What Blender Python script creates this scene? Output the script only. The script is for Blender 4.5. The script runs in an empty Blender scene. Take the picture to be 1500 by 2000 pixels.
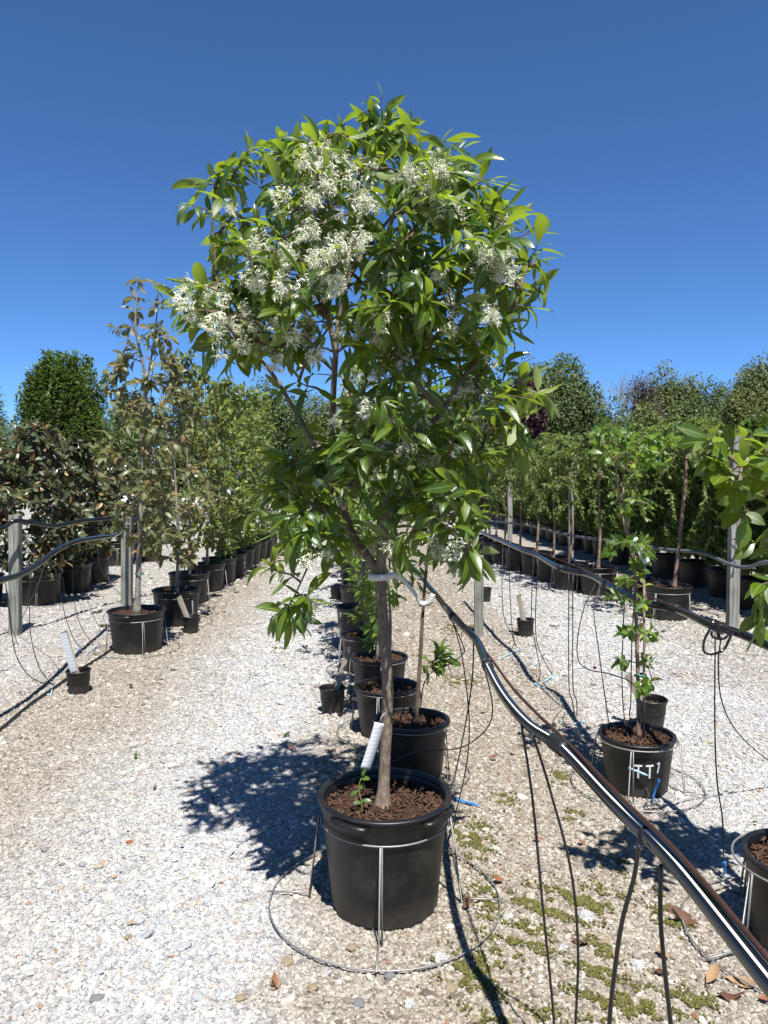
import bpy, math, random
import numpy as np
from mathutils import Vector, Matrix

random.seed(11)
RNG = np.random.default_rng(11)
R = math.radians
SC = bpy.context.scene
COL = SC.collection

# ------------------------------------------------------------------ camera
FPX, PITCH, CAMH = 1480.0, R(2.9), 1.55          # focal length in photo pixels (1500 x 2000)
cam = bpy.data.cameras.new('camera')
cam_o = bpy.data.objects.new('camera', cam)
COL.objects.link(cam_o)
cam.sensor_fit = 'VERTICAL'
cam.sensor_height = 36.0
cam.lens = 36.0 * FPX / 2000.0
cam.clip_start = 0.05
cam.clip_end = 4000
cam_o.location = (0, 0, CAMH)
cam_o.rotation_euler = (R(90) - PITCH, 0, 0)
SC.camera = cam_o

# ------------------------------------------------------------------ sky, sun, exposure
SUN_EL = R(65)
SH = Vector((-0.25, 1.0, 0)).normalized()          # direction in which shadows fall
sun_dir = Vector((-SH.x * math.cos(SUN_EL), -SH.y * math.cos(SUN_EL), math.sin(SUN_EL)))
world = bpy.data.worlds.new('World')
SC.world = world
world.use_nodes = True
wn = world.node_tree
bg = wn.nodes['Background']
sky = wn.nodes.new('ShaderNodeTexSky')
sky.sky_type = 'NISHITA'
sky.sun_disc = False
sky.sun_elevation = SUN_EL
sky.sun_rotation = math.atan2(sun_dir.x, sun_dir.y)
sky.altitude = 5000
sky.air_density = 1.0
sky.dust_density = 0.0
sky.ozone_density = 6.0
tint = wn.nodes.new('ShaderNodeMix')               # camera white balance over the whole sky
tint.data_type = 'RGBA'; tint.blend_type = 'MULTIPLY'
tint.inputs[0].default_value = 1.0
tint.inputs[7].default_value = (0.77, 1.05, 1.24, 1)
wn.links.new(sky.outputs[0], tint.inputs[6])
wn.links.new(tint.outputs[2], bg.inputs[0])
bg.inputs[1].default_value = 0.066
sun = bpy.data.lights.new('sun', 'SUN')
sun.energy = 5.0
sun.angle = R(0.53)
sun.color = (1.0, 0.965, 0.915)
sun_o = bpy.data.objects.new('sun', sun)
COL.objects.link(sun_o)
sun_o.rotation_euler = (-sun_dir).to_track_quat('-Z', 'Y').to_euler()
SC.view_settings.view_transform = 'Standard'
SC.view_settings.look = 'None'
SC.view_settings.exposure = 1.15
SC.view_settings.gamma = 1.0
SC.cycles.max_bounces = 8
SC.cycles.transparent_max_bounces = 8

# ------------------------------------------------------------------ pixel -> world
def ray(px, py):
    u, v = (px - 750) / FPX, (1000 - py) / FPX
    return Vector((u, math.cos(PITCH) + v * math.sin(PITCH), -math.sin(PITCH) + v * math.cos(PITCH)))
CAMP = Vector((0, 0, CAMH))
def gp(px, py, z=0.0):
    d = ray(px, py)
    return CAMP + d * ((z - CAMH) / d.z)
def at(px, py, Y):
    d = ray(px, py)
    return CAMP + d * (Y / d.y)

# ------------------------------------------------------------------ object helpers
def tag(o, label=None, cat=None, group=None, kind=None):
    if label: o['label'] = label
    if cat: o['category'] = cat
    if group: o['group'] = group
    if kind: o['kind'] = kind
    return o
def thing(name, label, cat, loc=(0, 0, 0), group=None, rz=0.0):
    o = bpy.data.objects.new(name, None)
    o.empty_display_size = 0.1
    COL.objects.link(o)
    o.location = loc
    o.rotation_euler = (0, 0, rz)
    return tag(o, label, cat, group)
def link(name, me, parent=None, mat=None):
    o = bpy.data.objects.new(name, me)
    COL.objects.link(o)
    if parent: o.parent = parent
    if mat is not None and len(me.materials) == 0: me.materials.append(mat)
    return o
def dup(root, loc, rz=0.0, label=None, scale=1.0):
    def cp(o, par):
        c = o.copy(); COL.objects.link(c); c.parent = par
        for ch in o.children: cp(ch, c)
        return c
    r = cp(root, None)
    r.location = loc; r.rotation_euler = (0, 0, rz); r.scale = (scale,) * 3
    if label: r['label'] = label
    return r

def mesh_np(name, V, F, luv=None, smooth=True):
    """fast mesh from arrays; F has a constant number of corners"""
    V = np.asarray(V, dtype=np.float32); F = np.asarray(F, dtype=np.int32)
    me = bpy.data.meshes.new(name)
    me.vertices.add(len(V)); me.vertices.foreach_set('co', V.ravel())
    k = F.shape[1]
    me.loops.add(F.size); me.loops.foreach_set('vertex_index', F.ravel())
    me.polygons.add(len(F))
    me.polygons.foreach_set('loop_start', np.arange(0, F.size, k, dtype=np.int32))
    me.polygons.foreach_set('use_smooth', np.full(len(F), smooth, dtype=bool))
    if luv is not None:
        a = me.attributes.new('luv', 'FLOAT_VECTOR', 'POINT')
        a.data.foreach_set('vector', np.asarray(luv, dtype=np.float32).ravel())
    me.update(calc_edges=True)
    return me

class MB:
    def __init__(s): s.v = []; s.f = []
    def add(s, vs, fs):
        b = len(s.v)
        s.v += [tuple(v) for v in vs]
        s.f += [tuple(i + b for i in f) for f in fs]
        return s
    def box(s, c, size, rot=None):
        hx, hy, hz = [k / 2 for k in size]
        vs = [Vector((x, y, z)) for x in (-hx, hx) for y in (-hy, hy) for z in (-hz, hz)]
        if rot is not None: vs = [rot @ v for v in vs]
        c = Vector(c)
        return s.add([v + c for v in vs], [(0, 1, 3, 2), (4, 6, 7, 5), (0, 4, 5, 1), (2, 3, 7, 6), (0, 2, 6, 4), (1, 5, 7, 3)])
    def tube(s, pts, rad, n=6, cap=True, closed=False):
        pts = [Vector(p) for p in pts]
        m = len(pts)
        if not hasattr(rad, '__len__'): rad = [rad] * m
        if closed: T = [(pts[(i + 1) % m] - pts[i - 1]).normalized() for i in range(m)]
        else: T = [(pts[min(i + 1, m - 1)] - pts[max(i - 1, 0)]).normalized() for i in range(m)]
        u = T[0].orthogonal().normalized()
        vs = []
        for i in range(m):
            u = (u - T[i] * u.dot(T[i]))
            u = u.normalized() if u.length > 1e-6 else T[i].orthogonal().normalized()
            w = T[i].cross(u)
            for k in range(n):
                a = 2 * math.pi * k / n
                vs.append(pts[i] + (u * math.cos(a) + w * math.sin(a)) * rad[i])
        fs = []
        for i in range(m if closed else m - 1):
            j = (i + 1) % m
            for k in range(n):
                fs.append((i * n + k, i * n + (k + 1) % n, j * n + (k + 1) % n, j * n + k))
        if cap and not closed:
            fs.append(tuple(range(n - 1, -1, -1)))
            fs.append(tuple((m - 1) * n + k for k in range(n)))
        return s.add(vs, fs)
    def lathe(s, prof, n=40, mod=None):
        vs = []; fs = []
        for (r, z) in prof:
            for k in range(n):
                a = 2 * math.pi * k / n
                rr = r * (mod(a, z) if mod else 1.0)
                vs.append((rr * math.cos(a), rr * math.sin(a), z))
        for i in range(len(prof) - 1):
            for k in range(n):
                fs.append((i * n + k, i * n + (k + 1) % n, (i + 1) * n + (k + 1) % n, (i + 1) * n + k))
        return s.add(vs, fs)
    def mesh(s, name, smooth=False):
        me = bpy.data.meshes.new(name)
        me.from_pydata(s.v, [], s.f)
        if smooth: me.polygons.foreach_set('use_smooth', [True] * len(me.polygons))
        me.update()
        return me
    def build(s, name, mat, parent=None, smooth=False):
        return link(name, s.mesh(name, smooth), parent, mat)

def spline(pts, per=8):
    """Catmull-Rom through the points"""
    P = [Vector(p) for p in pts]
    if len(P) < 3:
        return [P[0].lerp(P[-1], i / per) for i in range(per + 1)]
    out = []
    for i in range(len(P) - 1):
        a = P[i - 1] if i else P[0] * 2 - P[1]
        b, c = P[i], P[i + 1]
        d = P[i + 2] if i + 2 < len(P) else P[-1] * 2 - P[-2]
        for k in range(per):
            t = k / per
            out.append(0.5 * ((2 * b) + (c - a) * t + (2 * a - 5 * b + 4 * c - d) * t * t + (3 * b - a - 3 * c + d) * t ** 3))
    out.append(P[-1])
    return out

# ------------------------------------------------------------------ materials
ALB = 0.78        # overall reflectance scale that goes with the exposure above
def sc_(c, k=ALB): return tuple(x * k for x in c[:3])
class NT:
    def __init__(s, name):
        s.m = bpy.data.materials.new(name); s.m.use_nodes = True
        s.t = s.m.node_tree; s.b = s.t.nodes['Principled BSDF']; s.out = s.t.nodes['Material Output']
    def n(s, kind, **kw):
        nd = s.t.nodes.new('ShaderNode' + kind)
        for k, v in kw.items():
            if hasattr(nd, k) and not k[0].isupper(): setattr(nd, k, v)
            else: nd.inputs[k.replace('_', ' ')].default_value = v
        return nd
    def l(s, a, b): s.t.links.new(a, b)
    def math(s, op, a, b=None, c=None, clamp=False):
        nd = s.t.nodes.new('ShaderNodeMath'); nd.operation = op; nd.use_clamp = clamp
        for i, x in enumerate((a, b, c)):
            if x is None: continue
            if isinstance(x, (int, float)): nd.inputs[i].default_value = x
            else: s.l(x, nd.inputs[i])
        return nd.outputs[0]
    def mix(s, fac, a, b, blend='MIX'):
        nd = s.t.nodes.new('ShaderNodeMix'); nd.data_type = 'RGBA'; nd.blend_type = blend
        for x, sock in ((fac, nd.inputs[0]), (a, nd.inputs[6]), (b, nd.inputs[7])):
            if isinstance(x, (int, float)): sock.default_value = x
            elif isinstance(x, tuple): sock.default_value = (*x[:3], 1)
            else: s.l(x, sock)
        return nd.outputs[2]
    def ramp(s, fac, stops, interp='LINEAR'):
        nd = s.t.nodes.new('ShaderNodeValToRGB'); cr = nd.color_ramp; cr.interpolation = interp
        while len(cr.elements) > 1: cr.elements.remove(cr.elements[-1])
        for i, (p, c) in enumerate(stops):
            e = cr.elements[0] if i == 0 else cr.elements.new(p)
            e.position = p
            c = c if isinstance(c, tuple) else (c, c, c)
            e.color = (*c[:3], 1)
        s.l(fac, nd.inputs[0])
        return nd.outputs[0]
    def noise(s, scale, detail=4, rough=0.55, vec=None):
        nd = s.n('TexNoise'); nd.inputs['Scale'].default_value = scale
        nd.inputs['Detail'].default_value = detail; nd.inputs['Roughness'].default_value = rough
        if vec is not None: s.l(vec, nd.inputs['Vector'])
        return nd
    def bump(s, h, strength, dist):
        nd = s.n('Bump'); nd.inputs['Strength'].default_value = strength; nd.inputs['Distance'].default_value = dist
        s.l(h, nd.inputs['Height']); s.l(nd.outputs[0], s.b.inputs['Normal'])
        return nd

def simple(name, col, rough=0.5, spec=0.5, var=0.25, scale=30, metal=0.0, bump=0.0):
    t = NT(name)
    tc = t.n('TexCoord')
    nz = t.noise(scale, 5, 0.6, tc.outputs['Object'])
    col = sc_(col)
    lo = tuple(c * (1 - var) for c in col); hi = tuple(min(1, c * (1 + var)) for c in col)
    t.l(t.mix(nz.outputs[0], lo, hi), t.b.inputs['Base Color'])
    t.b.inputs['Roughness'].default_value = rough
    t.b.inputs['Specular IOR Level'].default_value = spec
    t.b.inputs['Metallic'].default_value = metal
    if bump: t.bump(nz.outputs[0], 0.6, bump)
    return t.m

def pot_mat():
    t = NT('black_plastic')
    tc = t.n('TexCoord'); geo = t.n('NewGeometry')
    oi = t.n('ObjectInfo')
    vec = t.n('Vector' + 'Math', operation='ADD'); t.l(tc.outputs['Object'], vec.inputs[0])
    cmb = t.n('CombineXYZ'); t.l(t.math('MULTIPLY', oi.outputs['Random'], 50.0), cmb.inputs[0]); t.l(cmb.outputs[0], vec.inputs[1])
    a = t.noise(7, 6, 0.62, vec.outputs[0]); b = t.noise(60, 4, 0.7, vec.outputs[0])
    sep = t.n('SeparateXYZ'); t.l(tc.outputs['Object'], sep.inputs[0])
    low = t.math('MULTIPLY', t.math('SUBTRACT', 0.10, sep.outputs[2], clamp=True), 7.0, clamp=True)   # dust splashed up from the ground
    dust = t.math('MULTIPLY_ADD', low, 0.8, t.ramp(a.outputs[0], [(0.47, 0.0), (0.74, 0.42)]))
    dust = t.math('MULTIPLY', dust, t.ramp(b.outputs[0], [(0.3, 0.2), (0.65, 1.0)]))
    t.l(t.mix(dust, (0.0055, 0.0050, 0.0051), (0.075, 0.064, 0.050)), t.b.inputs['Base Color'])
    t.l(t.math('MULTIPLY_ADD', dust, 0.4, 0.42), t.b.inputs['Roughness'])
    t.b.inputs['Specular IOR Level'].default_value = 0.45
    t.bump(b.outputs[0], 0.15, 0.002)
    return t.m

def bark_mat(name, c1, c2, scale=60, zs=0.35):
    c1, c2 = sc_(c1), sc_(c2)
    t = NT(name)
    tc = t.n('TexCoord'); mp = t.n('Mapping'); mp.inputs['Scale'].default_value = (1, 1, zs)
    t.l(tc.outputs['Object'], mp.inputs[0])
    a = t.noise(scale, 6, 0.65, mp.outputs[0]); b = t.noise(9, 3, 0.5, tc.outputs['Object'])
    f = t.math('MULTIPLY_ADD', a.outputs[0], 0.7, t.math('MULTIPLY', b.outputs[0], 0.3))
    t.l(t.ramp(f, [(0.36, c1), (0.62, c2)]), t.b.inputs['Base Color'])
    t.b.inputs['Roughness'].default_value = 0.85
    t.b.inputs['Specular IOR Level'].default_value = 0.2
    t.bump(a.outputs[0], 0.8, 0.006)
    return t.m

def leaf_mat(name, dark, light, under, trans, rough=0.38, tfac=0.38, rib=(0.25, 0.32, 0.10), ribw=0.10, accent=None, accp=0.9):
    k_ = 0.92 if name == 'fringe_petal' else 0.68
    dark, light, under, rib = sc_(dark, k_), sc_(light, k_), sc_(under, k_), sc_(rib, k_); trans = sc_(trans, 0.82)
    if accent: accent = sc_(accent, k_)
    t = NT(name)
    at_ = t.n('Attribute', attribute_name='luv')
    sp = t.n('SeparateXYZ'); t.l(at_.outputs['Vector'], sp.inputs[0])
    oi = t.n('ObjectInfo')
    rnd = t.math('FRACT', t.math('ADD', sp.outputs[2], oi.outputs['Random']))
    col = t.mix(rnd, dark, light)
    if accent: col = t.mix(t.math('GREATER_THAN', rnd, accp), col, accent)
    ab = t.math('ABSOLUTE', sp.outputs[0])
    tc = t.n('TexCoord')
    vein = t.math('SINE', t.math('MULTIPLY', t.math('SUBTRACT', sp.outputs[1], t.math('MULTIPLY', ab, 0.16)), 62.0))
    ribf = t.math('LESS_THAN', ab, ribw)
    top = t.mix(t.math('MULTIPLY', ribf, 0.75), col, rib)
    geo = t.n('NewGeometry')
    c2 = t.mix(geo.outputs['Backfacing'], top, under)
    t.l(c2, t.b.inputs['Base Color'])
    rgh = t.math('MULTIPLY_ADD', t.math('FRACT', t.math('MULTIPLY', rnd, 7.31)), 0.22, rough)
    t.l(t.math('MULTIPLY_ADD', geo.outputs['Backfacing'], 0.25, rgh), t.b.inputs['Roughness'])
    t.b.inputs['Specular IOR Level'].default_value = 0.5
    t.bump(vein, 0.07, 0.0010)
    tr = t.n('BsdfTranslucent')
    t.l(t.mix(rnd, tuple(c * 0.8 for c in trans), trans), tr.inputs[0])
    mx = t.n('MixShader'); mx.inputs[0].default_value = tfac
    t.l(t.b.outputs[0], mx.inputs[1]); t.l(tr.outputs[0], mx.inputs[2]); t.l(mx.outputs[0], t.out.inputs[0])
    return t.m

def zone(t):
    """world-space mask: 1 on the trodden tan strips under the rows, 0 on the white gravel lanes"""
    geo = t.n('NewGeometry'); sp = t.n('SeparateXYZ'); t.l(geo.outputs['Position'], sp.inputs[0])
    n1 = t.noise(0.9, 4, 0.6, geo.outputs['Position']); n2 = t.noise(4.5, 4, 0.6, geo.outputs['Position'])
    x = t.math('ADD', sp.outputs[0], t.math('MULTIPLY_ADD', n1.outputs[0], 0.9, -0.45))
    x = t.math('ADD', x, t.math('MULTIPLY', sp.outputs[1], 0.02))
    x = t.math('ADD', x, t.math('MULTIPLY_ADD', n2.outputs[0], 0.5, -0.25))
    f = t.math('DIVIDE', t.math('ADD', x, 7.0), 14.0, clamp=True)
    pts = [(-7, .2), (-4.6, .2), (-3.8, .45), (-3.2, .35), (-2.7, .35), (-2.3, .8), (-1.7, .8), (-1.1, .25), (-0.75, 0.0), (-0.45, .05), (-0.15, .75), (0.2, .9), (0.9, .85), (1.25, .75), (1.55, .25), (1.9, .05), (2.6, .05), (3.0, .5), (3.6, .6), (4.6, .8), (7, .5)]
    n3 = t.noise(0.55, 5, 0.65, geo.outputs['Position'])
    patch = t.math('MULTIPLY', t.ramp(n3.outputs[0], [(0.52, 0.0), (0.66, 1.0)]), 0.55)          # spilled soil and worn spots
    return t.math('MAXIMUM', t.ramp(f, [((p + 7) / 14, v) for p, v in pts]), patch), geo, n2

def ground_mat():
    t = NT('gravel_ground')
    z, geo, n2 = zone(t)
    v1 = t.n('TexVoronoi'); v1.inputs['Scale'].default_value = 62; t.l(geo.outputs['Position'], v1.inputs['Vector'])
    v2 = t.n('TexVoronoi'); v2.inputs['Scale'].default_value = 26; t.l(geo.outputs['Position'], v2.inputs['Vector'])
    rnd = t.n('SeparateColor'); t.l(v1.outputs['Color'], rnd.inputs[0])
    g = t.ramp(rnd.outputs[0], [(0.0, (0.24, 0.235, 0.23)), (0.3, (0.43, 0.425, 0.415)), (0.65, (0.55, 0.54, 0.525)), (0.9, (0.58, 0.555, 0.51)), (1.0, (0.40, 0.34, 0.25))])
    gd = t.ramp(rnd.outputs[1], [(0.0, (0.13, 0.095, 0.06)), (0.35, (0.27, 0.215, 0.145)), (0.7, (0.37, 0.31, 0.23)), (1.0, (0.46, 0.42, 0.35))])
    c = t.mix(z, g, gd)
    gap = t.ramp(v1.outputs['Distance'], [(0.35, 1.05), (0.85, 0.72)])
    t.l(t.mix(1.0, c, t.mix(1.0, gap, (0.655, 0.665, 0.675), 'MULTIPLY'), 'MULTIPLY'), t.b.inputs['Base Color'])
    t.b.inputs['Roughness'].default_value = 0.95
    t.b.inputs['Specular IOR Level'].default_value = 0.15
    h = t.math('ADD', v1.outputs['Distance'], t.math('MULTIPLY', v2.outputs['Distance'], 0.6))
    t.bump(t.math('MULTIPLY', h, -1.0), 0.9, 0.012)
    return t.m

def pebble_mat():
    t = NT('pebble_stone')
    z, geo, n2 = zone(t)
    oi = t.n('ObjectInfo')
    g = t.ramp(oi.outputs['Random'], [(0.0, (0.28, 0.28, 0.285)), (0.12, (0.38, 0.385, 0.39)), (0.4, (0.50, 0.485, 0.48)), (0.8, (0.63, 0.62, 0.60)), (0.95, (0.52, 0.47, 0.38)), (0.99, (0.42, 0.31, 0.19)), (1.0, (0.30, 0.13, 0.06))])
    gd = t.ramp(oi.outputs['Random'], [(0.0, (0.12, 0.085, 0.05)), (0.2, (0.25, 0.19, 0.12)), (0.5, (0.36, 0.295, 0.205)), (0.8, (0.46, 0.40, 0.31)), (0.96, (0.55, 0.53, 0.49)), (1.0, (0.28, 0.12, 0.055))])
    tc = t.n('TexCoord')
    nz = t.noise(3.0, 4, 0.6, tc.outputs['Object'])
    c = t.mix(t.math('MULTIPLY', z, 0.9), g, gd)
    t.l(t.mix(1.0, c, t.ramp(nz.outputs[0], [(0.3, (0.50, 0.51, 0.52)), (0.7, (0.74, 0.75, 0.76))]), 'MULTIPLY'), t.b.inputs['Base Color'])
    t.b.inputs['Roughness'].default_value = 0.85
    t.b.inputs['Specular IOR Level'].default_value = 0.25
    return t.m

def wood_mat(name, c1, c2):
    c1, c2 = sc_(c1), sc_(c2)
    t = NT(name)
    tc = t.n('TexCoord'); mp = t.n('Mapping'); mp.inputs['Scale'].default_value = (1, 1, 0.05)
    t.l(tc.outputs['Object'], mp.inputs[0])
    a = t.noise(70, 6, 0.6, mp.outputs[0]); b = t.noise(4, 4, 0.6, tc.outputs['Object'])
    col = t.ramp(a.outputs[0], [(0.33, tuple(c * 0.45 for c in c1)), (0.42, c1), (0.65, c2)])
    t.l(t.mix(1.0, col, t.ramp(b.outputs[0], [(0.3, 0.7), (0.7, 1.1)]), 'MULTIPLY'), t.b.inputs['Base Color'])
    t.b.inputs['Roughness'].default_value = 0.85
    t.b.inputs['Specular IOR Level'].default_value = 0.2
    t.bump(a.outputs[0], 0.7, 0.006)
    return t.m

def paper_mat():
    t = NT('printed_paper')
    tc = t.n('TexCoord'); sp = t.n('SeparateXYZ'); t.l(tc.outputs['Generated'], sp.inputs[0])
    w = t.math('SINE', t.math('MULTIPLY', sp.outputs[2], 75.0))
    nz = t.noise(40, 2, 0.5, tc.outputs['Generated'])
    ink = t.math('MULTIPLY', t.math('GREATER_THAN', w, 0.72), t.math('GREATER_THAN', nz.outputs[0], 0.47))
    t.l(t.mix(t.math('MULTIPLY', ink, 0.45), (0.50, 0.51, 0.53), (0.07, 0.075, 0.095)), t.b.inputs['Base Color'])
    t.b.inputs['Roughness'].default_value = 0.5
    return t.m

M = {}
M['pot'] = pot_mat()
M['soil'] = simple('bark_soil', (0.040, 0.022, 0.014), 0.95, 0.15, 0.6, 60, bump=0.02)
M['chip'] = simple('bark_chips', (0.085, 0.046, 0.028), 0.9, 0.2, 0.7, 45)
M['wire'] = simple('galvanised_wire', (0.27, 0.265, 0.25), 0.5, 0.5, 0.35, 40, metal=0.5)
M['hose'] = simple('black_poly_pipe', (0.010, 0.010, 0.011), 0.13, 0.6, 0.3, 14)
M['fitting'] = simple('black_fitting', (0.014, 0.014, 0.015), 0.5, 0.4, 0.3, 60)
M['cable'] = simple('brown_cable', (0.050, 0.020, 0.013), 0.5, 0.4, 0.35, 30)
M['drip'] = simple('drip_tube', (0.016, 0.015, 0.015), 0.45, 0.4, 0.2, 20)
M['blue'] = simple('blue_plastic', (0.03, 0.19, 0.55), 0.4, 0.5, 0.15, 40)
M['paleblue'] = simple('faded_blue_plastic', (0.27, 0.50, 0.66), 0.5, 0.4, 0.15, 40)
M['strap'] = simple('white_strap_plastic', (0.62, 0.63, 0.62), 0.45, 0.4, 0.10, 30)
M['strap_white'] = simple('white_pipe_stripe', (0.68, 0.68, 0.67), 0.35, 0.5, 0.06, 30)
M['paper'] = paper_mat()
M['paint'] = simple('white_marker', (0.72, 0.72, 0.70), 0.7, 0.3, 0.15, 80)
M['green_tie'] = simple('green_tie_tape', (0.01, 0.17, 0.10), 0.4, 0.5, 0.2, 40)
M['post'] = wood_mat('weathered_post', (0.19, 0.195, 0.165), (0.34, 0.345, 0.30))
M['post_grey'] = wood_mat('grey_post', (0.23, 0.225, 0.205), (0.40, 0.39, 0.365))
M['board'] = wood_mat('pale_board', (0.30, 0.255, 0.19), (0.46, 0.41, 0.33))
M['bark'] = bark_mat('fringe_bark', (0.095, 0.070, 0.050), (0.27, 0.215, 0.16), 85, 0.5)
M['twig'] = bark_mat('twig_bark', (0.075, 0.050, 0.035), (0.19, 0.135, 0.09), 60)
M['greybark'] = bark_mat('grey_bark', (0.12, 0.105, 0.085), (0.32, 0.29, 0.25), 50)
M['darkbark'] = bark_mat('dark_bark', (0.04, 0.032, 0.026), (0.11, 0.09, 0.07), 20)
M['cherrybark'] = bark_mat('cherry_bark', (0.10, 0.06, 0.045), (0.36, 0.25, 0.19), 40)
M['ground'] = ground_mat()
M['pebble'] = pebble_mat()
M['fringe'] = leaf_mat('fringe_leaf', (0.018, 0.058, 0.007), (0.100, 0.170, 0.012), (0.24, 0.30, 0.11), (0.40, 0.56, 0.025), 0.27, 0.36)
M['young'] = leaf_mat('young_leaf', (0.05, 0.12, 0.012), (0.12, 0.22, 0.02), (0.19, 0.26, 0.08), (0.30, 0.46, 0.03), 0.36, 0.38)
M['bronze'] = leaf_mat('bronze_leaf', (0.070, 0.095, 0.030), (0.18, 0.19, 0.070), (0.30, 0.27, 0.17), (0.40, 0.37, 0.09), 0.38, 0.32, accent=(0.26, 0.15, 0.055), accp=0.92)
M['olive'] = leaf_mat('olive_leaf', (0.06, 0.090, 0.018), (0.14, 0.19, 0.035), (0.22, 0.24, 0.10), (0.36, 0.42, 0.05), 0.40, 0.34, accent=(0.30, 0.22, 0.04), accp=0.90)
M['limeleaf'] = leaf_mat('lime_leaf', (0.06, 0.105, 0.015), (0.15, 0.205, 0.032), (0.20, 0.25, 0.09), (0.38, 0.48, 0.05), 0.42, 0.38, accent=(0.38, 0.34, 0.03), accp=0.95)
M['magnolia'] = leaf_mat('magnolia_leaf', (0.050, 0.075, 0.034), (0.14, 0.165, 0.085), (0.28, 0.16, 0.08), (0.15, 0.16, 0.05), 0.24, 0.15, rib=(0.15, 0.15, 0.07), accent=(0.30, 0.17, 0.06), accp=0.90)
M['ttleaf'] = leaf_mat('snowbell_leaf', (0.045, 0.115, 0.015), (0.13, 0.23, 0.022), (0.19, 0.27, 0.08), (0.32, 0.50, 0.03), 0.34, 0.38, accent=(0.34, 0.36, 0.02), accp=0.93)
M['weep'] = leaf_mat('weeping_leaf', (0.060, 0.115, 0.018), (0.15, 0.215, 0.035), (0.20, 0.26, 0.09), (0.34, 0.46, 0.05), 0.45, 0.34)
M['arbor'] = leaf_mat('arborvitae_spray', (0.045, 0.100, 0.015), (0.15, 0.215, 0.035), (0.10, 0.17, 0.035), (0.28, 0.40, 0.05), 0.5, 0.25)
M['hornbeam'] = leaf_mat('hornbeam_leaf', (0.040, 0.090, 0.013), (0.115, 0.180, 0.022), (0.08, 0.13, 0.03), (0.20, 0.32, 0.03), 0.5, 0.25)
M['wood1'] = leaf_mat('wood_leaf_dark', (0.036, 0.072, 0.018), (0.095, 0.140, 0.030), (0.08, 0.12, 0.04), (0.18, 0.26, 0.05), 0.55, 0.25)
M['wood2'] = leaf_mat('wood_leaf_mid', (0.062, 0.095, 0.024), (0.15, 0.180, 0.045), (0.11, 0.14, 0.05), (0.24, 0.30, 0.06), 0.55, 0.25)
M['airy'] = leaf_mat('airy_leaf', (0.07, 0.12, 0.035), (0.15, 0.21, 0.06), (0.15, 0.2, 0.09), (0.28, 0.37, 0.08), 0.55, 0.3)
M['purple'] = leaf_mat('purple_leaf', (0.020, 0.007, 0.012), (0.060, 0.018, 0.026), (0.06, 0.03, 0.035), (0.14, 0.02, 0.03), 0.45, 0.25, rib=(0.08, 0.02, 0.03))
M['mauve'] = leaf_mat('mauve_bud', (0.075, 0.055, 0.048), (0.13, 0.10, 0.085), (0.12, 0.09, 0.08), (0.15, 0.1, 0.08), 0.6, 0.2)
M['cedar'] = leaf_mat('cedar_spray', (0.06, 0.085, 0.015), (0.15, 0.16, 0.03), (0.10, 0.12, 0.03), (0.25, 0.28, 0.05), 0.6, 0.25)
M['petal'] = leaf_mat('fringe_petal', (0.74, 0.74, 0.52), (0.88, 0.87, 0.76), (0.82, 0.82, 0.66), (0.85, 0.86, 0.60), 0.6, 0.30, rib=(0.8, 0.82, 0.7))
M['stalk'] = simple('flower_stalk', (0.22, 0.32, 0.06), 0.6, 0.3, 0.2, 40)
M['deadleaf'] = simple('dead_leaf', (0.20, 0.08, 0.035), 0.7, 0.3, 0.5, 18)
M['deadleaf_dark'] = simple('dead_leaf_dark', (0.10, 0.045, 0.025), 0.7, 0.3, 0.5, 18)
M['deadleaf_tan'] = simple('dead_leaf_tan', (0.30, 0.19, 0.10), 0.7, 0.3, 0.4, 18)
M['moss'] = leaf_mat('stonecrop_leaf', (0.070, 0.075, 0.012), (0.20, 0.19, 0.035), (0.14, 0.16, 0.03), (0.22, 0.26, 0.03), 0.6, 0.15, ribw=-1.0)
M['grass'] = simple('dry_lawn', (0.16, 0.15, 0.05), 0.95, 0.1, 0.4, 2.0)
M['concrete'] = simple('pale_concrete', (0.38, 0.325, 0.28), 0.9, 0.2, 0.12, 0.8)
M['mound'] = simple('white_stone_heap', (0.60, 0.59, 0.57), 0.95, 0.1, 0.12, 4)
M['greypanel'] = simple('grey_panel', (0.30, 0.33, 0.38), 0.6, 0.4, 0.2, 3)
M['whitepanel'] = simple('white_siding', (0.62, 0.63, 0.66), 0.6, 0.4, 0.08, 3)
M['darkglass'] = simple('dark_opening', (0.02, 0.016, 0.02), 0.3, 0.5, 0.3, 3)
M['roof'] = simple('brown_shingle', (0.10, 0.07, 0.06), 0.9, 0.2, 0.3, 6)

# ------------------------------------------------------------------ leaves
def leaf_var(width=0.30, droop=0.5, fold=0.12, nseg=6, peak=0.48, petiole=0.08, wave=0.0, twist=0.0):
    """unit leaf: base at the origin, along +Y, upper side +Z; three vertices across"""
    V = []; U = []; F = []
    y = z = 0.0; ang = droop * 0.25
    for i in range(nseg + 1):
        t = i / nseg
        if i:
            ang -= droop / nseg
            y += math.cos(ang) / nseg; z += math.sin(ang) / nseg
        s = max(0.0, (t - petiole) / (1 - petiole))
        e = math.log(0.5) / math.log(peak)
        hw = 0.5 * width * max(0.0, math.sin(math.pi * s ** e)) ** 0.85 + 0.006
        tw = twist * t
        for sx in (-1, 0, 1):
            x = sx * hw; dz = abs(sx) * hw * fold * 2 + wave * abs(sx) * width * math.sin(t * 9 + sx)
            V.append((x * math.cos(tw) - dz * math.sin(tw), y, z + dz * math.cos(tw) + x * math.sin(tw)))
            U.append((sx, t, 0))
    for i in range(nseg):
        a = i * 3
        F += [(a, a + 1, a + 4, a + 3), (a + 1, a + 2, a + 5, a + 4)]
    return np.array(V), np.array(F), np.array(U, dtype=float)

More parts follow.
